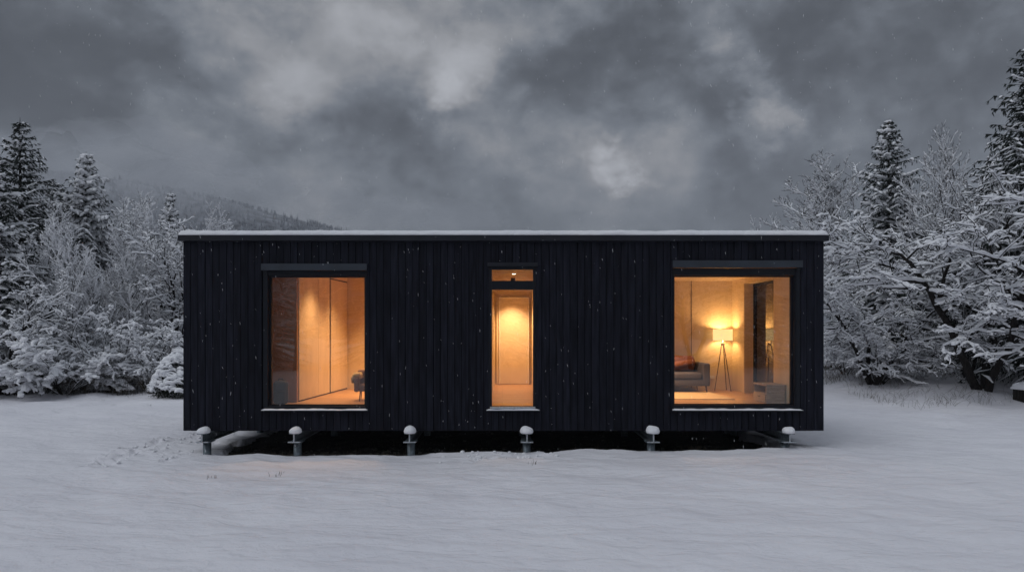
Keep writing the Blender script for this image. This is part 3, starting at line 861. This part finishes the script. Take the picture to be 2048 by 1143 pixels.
def bush_meshes(seed, W, H, key, snow=.12):
    """evergreen bush: leafy dome under thick cushions of snow"""
    rng = random.Random(seed); T, N, S = Acc(), Acc(), Acc()
    for s in range(12):
        a = rng.uniform(0, 6.28); d = rng.uniform(.3, .9)
        T.tube([(0, 0, -.1), (math.cos(a)*W*.2*d, math.sin(a)*W*.2*d, H*.4), (math.cos(a)*W*.42*d, math.sin(a)*W*.42*d, H*.75)], [.03, .02, .008], 4)
    cnt = int(1500*W*H)
    for i in range(cnt):
        a = rng.uniform(0, 6.28); el = math.asin(rng.random()); rr = rng.uniform(.55, 1.0)
        lump = 1+.22*noise.noise(Vector((math.cos(a)*2, math.sin(a)*2, el*2+seed)))
        p = Vector((math.cos(a)*math.cos(el)*W*.5*rr*lump, math.sin(a)*math.cos(el)*W*.5*rr*lump, .05+math.sin(el)*H*rr*lump))
        d = Vector((rng.gauss(0, 1), rng.gauss(0, 1), rng.gauss(-.3, .6))).normalized(); l = rng.uniform(.05, .11)
        u = d.cross(Vector((rng.gauss(0, 1), rng.gauss(0, 1), rng.gauss(0, 1)))).normalized()*l*.28
        N.add(np.array([tuple(p), tuple(p+d*l*.5+u), tuple(p+d*l), tuple(p+d*l*.5-u)]), [[0, 1, 2, 3]])
    for i in range(int(130*W*H)):
        a = rng.uniform(0, 6.28); el = R(rng.uniform(8, 85)); 
        lump = 1+.22*noise.noise(Vector((math.cos(a)*2, math.sin(a)*2, el*2+seed)))
        p = Vector((math.cos(a)*math.cos(el)*W*.5*lump, math.sin(a)*math.cos(el)*W*.5*lump, .05+math.sin(el)*H*lump))
        a2 = a + rng.gauss(math.pi/2, .9)
        dv = Vector((math.cos(a2), math.sin(a2), rng.uniform(-.35, .15))).normalized(); ln = rng.uniform(.10, .34)
        s0 = snow*rng.uniform(.45, 1.25)*(.55+.6*math.sin(el))
        q = [p - dv*ln, p-dv*ln*.4+Vector((0, 0, .05)), p+dv*ln*.3+Vector((0, 0, .04*rng.random())), p+dv*ln+Vector((0, 0, -.05))]
        S.tube([tuple(v) for v in q], [s0*.35, s0*rng.uniform(.8, 1.1), s0*rng.uniform(.7, 1.1), s0*.3], 8, 1.0, .7)
    return (T.mesh(key+'_trunk', M['bark']), N.mesh(key+'_leaves', M['leaf'], False), S.mesh(key+'_snow', M['snow']))

PROTO = {}; HT = {}
PROTO['tallA'] = (proto_bare(21, 9.5, P_tall, (1, 0), [.03, .078, .066, .056], 'tallA'), 9.5)
PROTO['tallB'] = (proto_bare(22, 8.0, P_tall, (3, .28), [.03, .072, .060, .050], 'tallB'), 8.0)
PROTO['fine'] = (proto_bare(23, 12., P_fine, (3, .22), [.015, .038, .034, .027, 0], 'fine'), 12.)
PROTO['frost'] = (proto_bare(43, 10., P_fine, (3, .26), [.03, .052, .046, .038, .026], 'frost'), 10.)
PROTO['bigA'] = (proto_bare(24, 8.0, P_big, (3, .42), [.05, .085, .068, .056, .045], 'bigA', (-.12, -.05)), 8.0)
PROTO['bigB'] = (proto_bare(25, 7.0, P_big, (3, .40), [.04, .078, .062, .052, .045], 'bigB'), 7.0)
PROTO['shrubA'] = (proto_bare(26, 3.4, P_shrub, (13, .65), [.03, .06, .055, .045], 'shrubA', maxtrunk=0), 3.4)
PROTO['shrubB'] = (proto_bare(27, 3.4, P_shrub, (11, .85), [.05, .11, .11, .095], 'shrubB', maxtrunk=0), 3.4)
PROTO['spruceA'] = (spruce_meshes(31, 12., 3.8, .12, 'spruceA', .50, snowy=.5), 12.)
PROTO['spruceB'] = (spruce_meshes(32, 12., 4.2, .14, 'spruceB', .60, snowy=.8), 12.)
PROTO['spruceD'] = (spruce_meshes(33, 12., 3.6, .065, 'spruceD', .45, snowy=.45), 12.)
PROTO['bush'] = (bush_meshes(34, 2.6, 1.7, 'bush'), 1.7)

def place(kind, px, top, D, name, label, cat, rz=0.0, group=None, wide=1.0, absx=None, absH=None, y=None, sink=0.0):
    """px: image column used only to work out the bearing of this tree from the photo; D metres from the camera plane"""
    X = (px-1005.)/F*D if absx is None else absx
    Y = D-13.65 if y is None else y
    zg = ground_far(X, Y)-sink
    H = absH if absH is not None else (2.45+(660.-top)/F*D)-zg
    ms, h0 = PROTO[kind]
    h0 = max(max(v.co.z for v in me.vertices) for me in ms) if kind not in HT else HT[kind]
    HT[kind] = h0
    e = empty(name, (X, Y, zg), rz, label, cat, group)
    s = H/h0; e.scale = (s*wide, s*wide, s)
    parts = ('trunk', 'crown', 'snow_cover')
    for nm, me in zip(parts, ms):
        o = bpy.data.objects.new(nm, me); COL.objects.link(o); o.parent = e
    return e

GL = 'snowy trees left of the house'; GR = 'snowy trees right of the house'
# ---- left side
place('spruceD', 40, 235, 32, 'spruce_tree', 'tall dark spruce rising highest at the left edge', 'spruce', .3, GL)
place('spruceA', -15, 300, 27, 'spruce_tree', 'snow-laden spruce cut off by the left edge of the photo', 'spruce', 1.3, GL, 1.15)
place('spruceB', 172, 303, 35, 'spruce_tree', 'white pointed spruce standing just right of the tall dark one', 'spruce', 2.1, GL, .95)
place('frost', 255, 372, 35, 'bare_tree', 'bare snow-dusted tree right of the white pointed spruce', 'tree', .2, GL, 1.0)
place('frost', 312, 378, 37, 'bare_tree', 'multi-stemmed bare tree just left of the small far spruce', 'tree', 1.4, GL)
place('spruceB', 341, 383, 42, 'spruce_tree', 'small far spruce tip above the left end of the roof', 'spruce', .4, GL, .7)
place('frost', 165, 425, 27.5, 'bare_tree', 'slim many-branched bare tree in front of the white pointed spruce', 'tree', 2.6, GL, .95)
place('frost', 278, 440, 30, 'bare_tree', 'dark-trunked snowy tree in front of the bare trees near the house', 'tree', 3.0, GL, 1.1)
place('tallB', 345, 430, 31, 'bare_tree', 'leaning snowy tree beside the left end of the house', 'tree', 4.1, GL, 1.05)
place('frost', 395, 402, 42, 'bare_tree', 'thin snowy tree showing above the left roof corner', 'tree', 5.0, GL)
place('frost', 70, 400, 30, 'bare_tree', 'snowy branched tree in front of the tall dark spruce', 'tree', 5.2, GL)
place('bigB', 10, 480, 25.5, 'bare_tree', 'heavily snow-laden broad tree at the lower left edge', 'tree', 1.0, GL, .85)
place('tallA', 455, 440, 55, 'bare_tree', 'small frosted treetop behind the roof left of the hill', 'tree', 1.1, GL)
place('frost', 215, 385, 36, 'bare_tree', 'far misty bare tree between white spruce and bare trees', 'tree', .1, GL, 1.2)
place('frost', 325, 385, 39, 'bare_tree', 'far fine-twigged tree behind the small far spruce', 'tree', 2.1, GL, 1.3)
place('spruceD', 110, 360, 40, 'spruce_tree', 'dark spruce half hidden between the two tallest left spruces', 'spruce', 4.3, GL, 1.2)
place('spruceD', 235, 520, 38, 'spruce_tree', 'low dark spruce filling the gap behind the bare trees', 'spruce', 3.3, GL, 1.5)
place('spruceD', 330, 560, 37, 'spruce_tree', 'low dark spruce behind the shrubs near the house', 'spruce', 1.3, GL, 1.7)
place('spruceD', 30, 560, 33, 'spruce_tree', 'low dark spruce behind the broad left edge tree', 'spruce', .3, GL, 1.6)
place('shrubB', 130, 640, 26.0, 'snowy_shrub', 'domed shrub carrying the thickest snow cushion on the left', 'shrub', .7, GL, 1.25)
place('shrubA', 40, 620, 25.6, 'snowy_shrub', 'snow-bent shrub under the broad left edge tree', 'shrub', 2.2, GL, .9)
place('shrubA', 225, 610, 27, 'snowy_shrub', 'arching vase-shaped shrub right of the domed snowy shrub', 'shrub', 1.9, GL, .9)
place('shrubA', 300, 640, 27.5, 'snowy_shrub', 'twiggy snowy shrub left of the evergreen bush', 'shrub', 3.9, GL, .9)
place('bush', 372, 696, 25.5, 'evergreen_bush', 'rounded evergreen bush with snow cushions touching the house corner', 'bush', 0, GL, 1.0)
place('bush', 312, 762, 26.5, 'evergreen_bush', 'low sprawling bush left of the rounded evergreen bush', 'bush', 2, GL, 1.2)
# ---- right side
place('spruceD', 2062, 85, 26, 'spruce_tree', 'tallest dark spruce cut off by the right edge of the photo', 'spruce', .5, GR, 1.1)
place('spruceA', 1778, 238, 33, 'spruce_tree', 'pointed spruce standing alone against the sky right of the house', 'spruce', 1.7, GR, .95)
place('fine', 1745, 298, 39, 'bare_tree', 'upright bare tree with fine twigs above the right roof corner', 'tree', .9, GR, 1.7)
place('fine', 1525, 428, 62, 'bare_tree', 'tiny bare treetop poking above the roof left of the upright tree', 'tree', 2.9, GR, .8)
place('bigA', 1968, 345, 24.2, 'bare_tree', 'large spreading snow-laden tree with thick dark trunk at right', 'tree', .0, GR, 1.15, sink=.05)
place('fine', 1935, 248, 26.5, 'bare_tree', 'tall snow-laden tree whose bare tips rise beside the pointed spruce', 'tree', 1.2, GR, .9)
place('bigB', 1745, 468, 26.5, 'bare_tree', 'dome-shaped tree bowed with snow next to the right house end', 'tree', 2.9, GR, .95)
place('bigA', 2040, 265, 29, 'bare_tree', 'snowy tree behind the large spreading one at the right edge', 'tree', 2.0, GR, 1.0)
place('shrubA', 1757, 640, 26.5, 'snowy_shrub', 'vase-shaped bare shrub at the foot of the dome-shaped tree', 'shrub', .4, GR, 1.1)
place('shrubB', 1690, 640, 29, 'snowy_shrub', 'low snowy shrub close to the right house corner', 'shrub', 1.4, GR, 1.0)
place('shrubA', 1900, 640, 30, 'snowy_shrub', 'twiggy shrub between the vase-shaped shrub and the thick trunk', 'shrub', 4.4, GR, 1.2)
place('spruceD', 1850, 470, 36, 'spruce_tree', 'dark spruce hidden behind the tall snow-laden tree', 'spruce', 5.4, GR, 1.4)
place('spruceD', 1700, 560, 38, 'spruce_tree', 'dark low spruce behind the dome-shaped tree', 'spruce', 2.4, GR, 1.6)
place('spruceD', 1990, 420, 35, 'spruce_tree', 'dark spruce behind the large spreading tree', 'spruce', 1.4, GR, 1.4)
place('bush', 1665, 700, 31, 'evergreen_bush', 'dark evergreen bush peeping out at the right house corner', 'bush', 1, GR, 1.0)
# ---- trees behind the camera, mirrored in the glass
GB = 'trees behind the viewer mirrored in the window glass'
LB = 'snow-dusted tree mirrored in the window glass'
for i, (k, x, y, h, w_) in enumerate([('tallA', -13, -29, 11, 1.1), ('spruceD', -8.5, -34, 12, 1.3), ('tallB', -4.5, -30, 9.5, 1.1), ('spruceD', -.5, -36, 13, 1.3),
                                     ('tallA', 3.5, -30, 10, 1.1), ('spruceD', 8, -33, 12, 1.3), ('tallB', 12, -29, 10, 1.1), ('spruceD', 17, -33, 12, 1.3), ('spruceD', -17, -33, 12, 1.3)]):
    place(k, 0, 0, 0, 'spruce_tree' if 'spruce' in k else 'bare_tree', LB, 'tree', i*1.3, GB, w_, absx=x, absH=h, y=y)

# ------------------------------------------------------------------ forested hill
HD = 1000.
def ridge(px):
    pts = [(-2000, 330), (0, 330), (250, 365), (400, 392), (470, 405), (560, 430), (640, 452), (700, 462), (760, 470), (860, 490), (1000, 510), (1200, 560), (4000, 640)]
    for (a, ya), (b, yb) in zip(pts, pts[1:]):
        if a <= px < b: return 2.45+(660-(ya+(yb-ya)*(px-a)/(b-a)))/F*HD
    return 10
def hz_(x, y):
    c = ridge(1005+F*x/(y+13.65))
    return -6 + (c+2)*smooth(450, HD, y) + 9*noise.noise(Vector((x*.009, y*.009, 3)))*smooth(450, 600, y)
X = lines([(-1300, 700, 20)]); Y = lines([(430, 1400, 20)])
V = [(x, y, hz_(x, y)) for y in Y for x in X]; nx = len(X)
Fc = [[j*nx+i, j*nx+i+1, (j+1)*nx+i+1, (j+1)*nx+i] for j in range(len(Y)-1) for i in range(nx-1)]
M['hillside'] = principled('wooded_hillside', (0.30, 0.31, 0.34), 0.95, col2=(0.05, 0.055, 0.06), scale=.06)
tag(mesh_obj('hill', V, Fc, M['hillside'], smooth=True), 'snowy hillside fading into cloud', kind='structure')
rh = random.Random(17)
A = Acc()
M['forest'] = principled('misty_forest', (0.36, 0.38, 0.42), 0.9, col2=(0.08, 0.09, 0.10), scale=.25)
cnt = 0
while cnt < 5200:
    y = rh.uniform(560, 1060); px = rh.uniform(60, 1050); x = (px-1005)/F*(y+13.65)
    z = hz_(x, y)
    if noise.noise(Vector((x*.012, y*.012, 8))) < -.12 and rh.random() < .7: cnt += 1; continue
    cnt += 1
    h = rh.uniform(5, 10)*(1.1 if y < 850 else .75); w_ = h*rh.uniform(.12, .2)
    pts = [(x, y, z-1), (x, y, z+h*.12), (x+rh.gauss(0, .2), y, z+h*.35), (x, y, z+h*.37), (x, y, z+h*.6), (x, y, z+h*.62), (x, y, z+h)]
    A.tube(pts, [w_*.25, w_, w_*.75, w_*.95, w_*.45, w_*.6, .05], 5)
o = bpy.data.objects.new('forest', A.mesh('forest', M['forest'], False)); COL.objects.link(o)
tag(o, 'far snow-dusted forest on the hillside', kind='stuff')

# ------------------------------------------------------------------ small things in the snow
def clumps(name, label, n, fx, a, b, seed, lean=.5):
    me = blades(n, fx, a, b, random.Random(seed), lean).mesh(name, M['grass'])
    o = bpy.data.objects.new(name, me); COL.objects.link(o)
    return tag(o, label, kind='stuff')
centres = [(random.Random(40+i).uniform(12.6, 19.5), random.Random(80+i).uniform(8.3, 13)) for i in range(60)]
def fx2(r):
    c = r.choice(centres); return (c[0]+r.gauss(0, .22), c[1]+r.gauss(0, .22))
clumps('dry_grass', 'dark dead grass tufts poking out of the snow under the right trees', 480, fx2, .06, .34, 4, 2.2)
cl = [(-11.6, -13.65+18.3+4.2), (-13.2, 9.5), (-14.2, 10.6), (-3.9, -1.7), (-4.9, -2.1), (0.55, -1.3)]
def fx3(r):
    c = r.choice(cl); return (c[0]+r.gauss(0, .06), c[1]+r.gauss(0, .06))
clumps('weed_stalks', 'a few thin dead weed stalks standing in the open snow', 34, fx3, .03, .10, 8)
# brush at the wood's edge, left
cen3 = [(random.Random(140+i).uniform(-22, -11), random.Random(180+i).uniform(12.2, 16.5)) for i in range(90)]
def fx4(r):
    c = r.choice(cen3); return (c[0]+r.gauss(0, .35), c[1]+r.gauss(0, .3))
clumps('brushwood', 'tangled dark brushwood along the foot of the left trees', 2600, fx4, .2, 1.1, 9, 2.0)
cen5 = [(random.Random(340+i).uniform(13, 24), random.Random(380+i).uniform(12.5, 19)) for i in range(90)]
def fx5(r):
    c = r.choice(cen5); return (c[0]+r.gauss(0, .35), c[1]+r.gauss(0, .3))
clumps('brushwood', 'tangled dark brushwood along the foot of the right trees', 2000, fx5, .2, 1.1, 10, 2.0)
# snow capped post box at the right edge
gx, gy = 17.15, 8.7
gz = ground_far(gx, gy)
cr = empty('wooden_crate', (gx, gy, gz), R(10), 'dark slatted wooden crate with a snow cap at the right edge', 'crate')
mb = MB()
for k in range(5): mb.box(-.26+k*.108, -.17+k*.108, -.24, -.215, -.1, .42); mb.box(-.26+k*.108, -.17+k*.108, .215, .24, -.1, .42)
for k in range(4): mb.box(-.27, -.245, -.21+k*.108, -.12+k*.108, -.1, .42); mb.box(.245+.02, .27+.02, -.21+k*.108, -.12+k*.108, -.1, .42)
mb.box(-.24, .24, -.21, .21, .38, .41)
mb.build('slats', M['bark'], cr)
V, Fc = slab_snow(-.31, .32, -.29, .29, .421, .24, .05, .05, .22, 3, .02)
mesh_obj('snow_cap', V, Fc, M['snow'], cr, smooth=True)

# clods of snow thrown up before the door
rk = random.Random(99); mb = MB()
for i in range(46):
    x = rk.gauss(0.0, .75); y = rk.uniform(-.85, -.12); s = rk.uniform(.015, .05)
    mb.lathe([(s*.5, -s*.6), (s*1.0, -s*.2), (s*.95, s*.25), (s*.5, s*.6)], 8, (x, y, snow_h(x, y)+s*.25), .25, rk)
tag(mb.build('snow_clods', M['snow'], None, True), 'loose clods of trampled snow before the entrance door', kind='stuff')

mb = MB()
for (tx, ty, rx, ry, d) in tracks[:40]:
    for q in range(3):
        x = tx+rk.gauss(0, .13); y = ty+rk.gauss(0, .15); s = rk.uniform(.012, .04)
        mb.lathe([(s*.5, -s*.6), (s*1.0, -s*.2), (s*.95, s*.25), (s*.5, s*.6)], 8, (x, y, snow_h(x, y)+s*.2), .25, rk)
tag(mb.build('snow_clods', M['snow'], None, True), 'snow crumbs along the footprint trail left of the house', kind='stuff')

# falling snow flakes hanging in the air
rf = random.Random(77); A = Acc()
for i in range(1500):
    y = rf.uniform(-8.0, -.25); d = y+13.65
    x = rf.uniform(-.72, .76)*d; z = rf.uniform(.1, 2.45+.5*d)
    s = rf.uniform(.0008, .0018)
    ax = Vector((rf.gauss(.12, .15), rf.gauss(0, .2), -1)).normalized()*s*rf.uniform(4, 13)
    p = Vector((x, y, z))
    A.tube([tuple(p-ax), tuple(p-ax*.3), tuple(p+ax*.4), tuple(p+ax)], [s*.25, s, s*.8, s*.2], 5)
o = bpy.data.objects.new('falling_snow', A.mesh('falling_snow', M['snow'])); COL.objects.link(o)
tag(o, 'snowflakes falling in front of the house', kind='stuff')

# ------------------------------------------------------------------ haze and the cloud hugging the hill
def vol_mat(name, dens, col, aniso=0.0):
    m, nt, out = mat_new(name)
    v = nd(nt, 'ShaderNodeVolumePrincipled'); v.inputs['Density'].default_value = dens; v.inputs['Color'].default_value = (*col, 1)
    v.inputs['Anisotropy'].default_value = aniso
    nt.links.new(v.outputs[0], out.inputs['Volume'])
    return m
hz = MB().box(-1500, 1500, -210, 1500, -30, 330).build('haze', vol_mat('pale_haze', 0.00028, (.80, .82, .88)))
tag(hz, 'thin winter haze', kind='stuff')

mb = MB()
def blob(cx, cy, cz, rx, ry, rz_):
    b = len(mb.V); m, k = 28, 48
    for i in range(m+1):
        th = math.pi*(i/m)*.998+.003
        for j in range(k):
            a = 2*math.pi*j/k
            v = Vector((math.sin(th)*math.cos(a), math.sin(th)*math.sin(a), math.cos(th)))
            o_ = Vector((cx, cy, cz))*.01; f = 1+.30*noise.noise(v*1.8+o_)+.16*noise.noise(v*5+o_)+.07*noise.noise(v*13+o_)
            mb.V.append((cx+v.x*rx*f, cy+v.y*ry*f, cz+v.z*rz_*f))
    for i in range(m):
        for j in range(k):
            mb.F.append([b+i*k+j, b+(i+1)*k+j, b+(i+1)*k+(j+1)%k, b+i*k+(j+1)%k])
    mb.F.append([b+j for j in range(k)]); mb.F.append([b+m*k+j for j in range(k)][::-1])
for (px, py, D, rp, sx_) in [(330, 372, 690, 40, 2.6), (300, 330, 800, 75, 2.2), (180, 350, 760, 90, 1.6), (420, 345, 720, 48, 2.0), (520, 372, 780, 40, 2.2), (380, 400, 820, 70, 2.4), (640, 400, 820, 42, 2.4), (760, 432, 850, 40, 2.6), (60, 380, 700, 110, 1.5), (900, 440, 900, 40, 3)]:
    blob((px-1005)/F*D, D-13.65, 2.45+(660-py)/F*D, rp/F*D*sx_, rp/F*D*1.5, rp/F*D)
tag(mb.build('low_cloud', vol_mat('low_cloud', 0.007, (.86, .88, .92))), 'low cloud clinging to the wooded hillside', kind='stuff')

# ------------------------------------------------------------------ sky
w = bpy.data.worlds.new('World'); scene.world = w; w.use_nodes = True
w.cycles.sampling_method = 'MANUAL'; w.cycles.sample_map_resolution = 256
nt = w.node_tree; nt.nodes.clear(); L = nt.links
out = nt.nodes.new('ShaderNodeOutputWorld')
sky = nd(nt, 'ShaderNodeTexSky', sky_type='NISHITA'); sky.sun_disc = False
SUN_EL, SUN_ROT = R(50), R(230)
sky.sun_elevation = SUN_EL; sky.sun_rotation = SUN_ROT
bg1 = nd(nt, 'ShaderNodeBackground'); bg1.inputs[1].default_value = 0.05; L.new(sky.outputs[0], bg1.inputs[0])
tc = nd(nt, 'ShaderNodeTexCoord')
def vmath(op, a=None, b=None, s=None):
    n = nd(nt, 'ShaderNodeVectorMath', operation=op)
    for i, v in enumerate((a, b)):
        if v is None: continue
        if isinstance(v, tuple): n.inputs[i].default_value = v
        else: L.new(v, n.inputs[i])
    if s is not None: n.inputs['Scale'].default_value = s
    return n
def math_(op, a, b=0.0, c=None, clamp=False):
    n = nd(nt, 'ShaderNodeMath', operation=op); n.use_clamp = clamp
    for i, v in enumerate((a, b, c)):
        if v is None: continue
        if isinstance(v, (int, float)): n.inputs[i].default_value = v
        else: L.new(v, n.inputs[i])
    return n.outputs[0]
def mrange(v, a, b, c, d, smoothstep=True):
    n = nd(nt, 'ShaderNodeMapRange')
    if smoothstep: n.interpolation_type = 'SMOOTHSTEP'
    for i, q in zip(('From Min', 'From Max', 'To Min', 'To Max'), (a, b, c, d)): n.inputs[i].default_value = q
    L.new(v, n.inputs[0]); return n.outputs[0]
dirv = vmath('NORMALIZE', tc.outputs['Generated']).outputs[0]
sep = nd(nt, 'ShaderNodeSeparateXYZ'); L.new(dirv, sep.inputs[0])
zz = math_('ADD', math_('MAXIMUM', sep.outputs[2], 0.0), 0.22)
comb = nd(nt, 'ShaderNodeCombineXYZ')
L.new(math_('DIVIDE', sep.outputs[0], zz), comb.inputs[0]); L.new(math_('DIVIDE', sep.outputs[1], zz), comb.inputs[1])
def noise_n(vec, scale, detail=6, rough=.55, dist=0.0, off=None):
    n = nd(nt, 'ShaderNodeTexNoise'); n.inputs['Scale'].default_value = scale; n.inputs['Detail'].default_value = detail
    n.inputs['Roughness'].default_value = rough; n.inputs['Distortion'].default_value = dist
    if off: vec = vmath('ADD', vec, off).outputs[0]
    L.new(vec, n.inputs['Vector']); return n
P = comb.outputs[0]
dstr = vmath('MULTIPLY', dirv, (1, 1, 1.35)).outputs[0]
nA = noise_n(P, 1.1, 3, .50, .3, (3.1, 1.7, 0))
nB = noise_n(dstr, 5.0, 7, .55, .25, (7.3, 4.1, 2))
nC = noise_n(dstr, 14, 6, .60, .2, (1.3, 0, 2))
# warped direction for the placed light and dark cloud masses
wn = noise_n(dstr, 4.0, 3, .55)
wv = vmath('SCALE', vmath('SUBTRACT', wn.outputs['Color'], (.5, .5, .5)).outputs[0], s=0.15).outputs[0]
wn2 = noise_n(dstr, 14, 4, .60)
wv2 = vmath('SCALE', vmath('SUBTRACT', wn2.outputs['Color'], (.5, .5, .5)).outputs[0], s=0.105).outputs[0]
dw = vmath('ADD', vmath('ADD', dirv, wv).outputs[0], wv2).outputs[0]
acc = None
def dirof(px, py):
    v = Vector(((px-1005)/F, 1, (660-py)/F)); v.normalize(); return tuple(v)
# (column, row, radius, horizontal stretch, amplitude): where the overcast is thin or thick
BL = [(610, 180, 60, 1.7, .9), (520, 110, 120, 1.5, .22), (455, 50, 60, 1.4, .26), (872, 195, 45, 1.0, 1.5), (900, 140, 60, 1, .5), (770, 70, 80, 1.0, .6), (915, 120, 70, 1, .40), (1000, 30, 120, 1.8, .24), (840, 20, 90, 1.5, .12),
      (1212, 312, 25, 1.1, 1.35), (1245, 347, 21, 1.8, 1.25), (1200, 345, 100, 1.5, .30), (1545, 235, 44, .9, .95), (1500, 170, 42, .9, 1.0), (1420, 100, 50, 1, .9), (1600, 120, 50, 1, .25), (1370, 60, 60, 1, .25),
      (1340, 280, 100, 1.4, .25), (1000, 290, 80, 1.6, .26), (350, 180, 130, 1.2, .10), (760, 340, 100, 1.8, .16), (560, 350, 100, 1.6, .14), (1150, 440, 90, 3, .10),
      (640, 245, 60, 2.2, -.36), (520, 200, 40, 1.2, -.3), (1110, 180, 120, 1.4, -.34), (710, 150, 50, .8, -.22), (930, 390, 90, 2.2, -.26), (1480, 330, 110, 1.4, -.26), (1430, 200, 50, 1, -.3), (1290, 180, 90, 1, -.2),
      (1900, 60, 260, 1.2, -.20), (60, 130, 240, 1.0, -.26), (250, 60, 120, 1.3, -.12), (150, 330, 190, 1.3, -.10), (1800, 260, 200, 1.4, -.08), (1330, 400, 100, 2.2, -.12), (1690, 60, 120, 1, -.1), (1230, 90, 100, 1.4, -.2)]
for (px, py, r, st, amp) in BL:
    c = dirof(px, py)
    df = vmath('SUBTRACT', dw, c).outputs[0]
    df = vmath('MULTIPLY', df, (1/st, 1, 1)).outputs[0]
    q2 = vmath('DOT_PRODUCT', df, df).outputs['Value']
    if r <= 62 and amp > 0:      # breaks in the cloud have firmer edges
        qq = math_('MULTIPLY', q2, (F/(r*1.12))**2)
        g = math_('POWER', math.exp(-1), math_('POWER', qq, 1.25))
    else:
        g = math_('POWER', math.exp(-(F/r)**2/100), math_('MULTIPLY', q2, 100.0))
    acc = math_('MULTIPLY_ADD', g, amp*(.80 if r <= 62 else 1), acc if acc is not None else 0.0)
# overall brightness of the overcast
def cen(n, a): return math_('MULTIPLY', math_('SUBTRACT', n.outputs[0], .5), a)
nz = math_('ADD', cen(nA, .9), math_('ADD', cen(nB, 2.0), cen(nC, 1.3)))
fade = mrange(sep.outputs[2], 0.05, .26, .35, 1.0)
m_ = math_('ADD', math_('ADD', math_('MULTIPLY', nz, fade), mrange(sep.outputs[2], .0, .22, .22, .04)), acc)
rp = nd(nt, 'ShaderNodeValToRGB'); rp.color_ramp.interpolation = 'B_SPLINE'
L.new(math_('ADD', math_('MULTIPLY', m_, .44), .30), rp.inputs[0])
el = rp.color_ramp.elements
stops = [(0.0, .12), (.14, .155), (.23, .22), (.30, .29), (.38, .375), (.50, .52), (.68, .74), (1.0, 1.0)]
while len(el) < len(stops): el.new(.5)
for e_, (p_, v_) in zip(el, stops): e_.position = p_; e_.color = (v_, v_, v_, 1)
val = math_('MULTIPLY', rp.outputs[0], 3.1)
BASE = 0.158
front = math_('MULTIPLY', val, BASE)
# brighter zenith and the brighter half of the sky behind the viewer
zen = mrange(sep.outputs[2], .42, .90, 1.0, 2.9)
back = mrange(sep.outputs[1], .25, -.6, 1.0, .95)
val2 = math_('MULTIPLY', math_('MULTIPLY', front, zen), back)
cc = nd(nt, 'ShaderNodeMixRGB'); cc.inputs[1].default_value = (.89, 1.0, 1.16, 1); cc.inputs[2].default_value = (.97, 1.0, 1.07, 1)
L.new(mrange(val, .9, 1.9, 0, 1), cc.inputs[0])
bg2 = nd(nt, 'ShaderNodeBackground'); L.new(cc.outputs[0], bg2.inputs[0]); L.new(val2, bg2.inputs[1])
mixs = nd(nt, 'ShaderNodeMixShader'); mixs.inputs[0].default_value = 0.985
L.new(bg1.outputs[0], mixs.inputs[1]); L.new(bg2.outputs[0], mixs.inputs[2]); L.new(mixs.outputs[0], out.inputs[0])

sl = bpy.data.lights.new('sun', 'SUN'); sl.energy = 0.72; sl.angle = R(40); sl.color = (.94, .965, 1.0)
so = bpy.data.objects.new('sun', sl); COL.objects.link(so)
az = SUN_ROT
sd = Vector((math.sin(az)*math.cos(SUN_EL), math.cos(az)*math.cos(SUN_EL), math.sin(SUN_EL)))
so.rotation_euler = (-sd).to_track_quat('-Z', 'Y').to_euler()

# ------------------------------------------------------------------ camera, render
cd = bpy.data.cameras.new('camera'); cd.sensor_width = 36; cd.lens = 36*F/2048
cd.shift_x = (1024-1005)/2048; cd.shift_y = (660-571.5)/2048
cd.clip_start = .05; cd.clip_end = 5000
cam = bpy.data.objects.new('camera', cd); COL.objects.link(cam); cam.location = CAM
cam.rotation_euler = (R(90), 0, 0); scene.camera = cam
vs = scene.view_settings
vs.view_transform = 'Standard'; vs.look = 'None'; vs.exposure = 0; vs.gamma = 1; vs.use_curve_mapping = False
scene.render.engine = 'CYCLES'
cy = scene.cycles
cy.use_denoising = True
cy.max_bounces = 8; cy.diffuse_bounces = 4; cy.glossy_bounces = 4; cy.transparent_max_bounces = 16; cy.volume_bounces = 1
cy.sample_clamp_indirect = 4.0
cy.use_adaptive_sampling = True
for k, (ms, h) in PROTO.items(): print(k, [len(m.polygons) for m in ms], HT.get(k))
print('TRIS', sum(len(o.data.polygons) for o in scene.objects if o.type == 'MESH'))
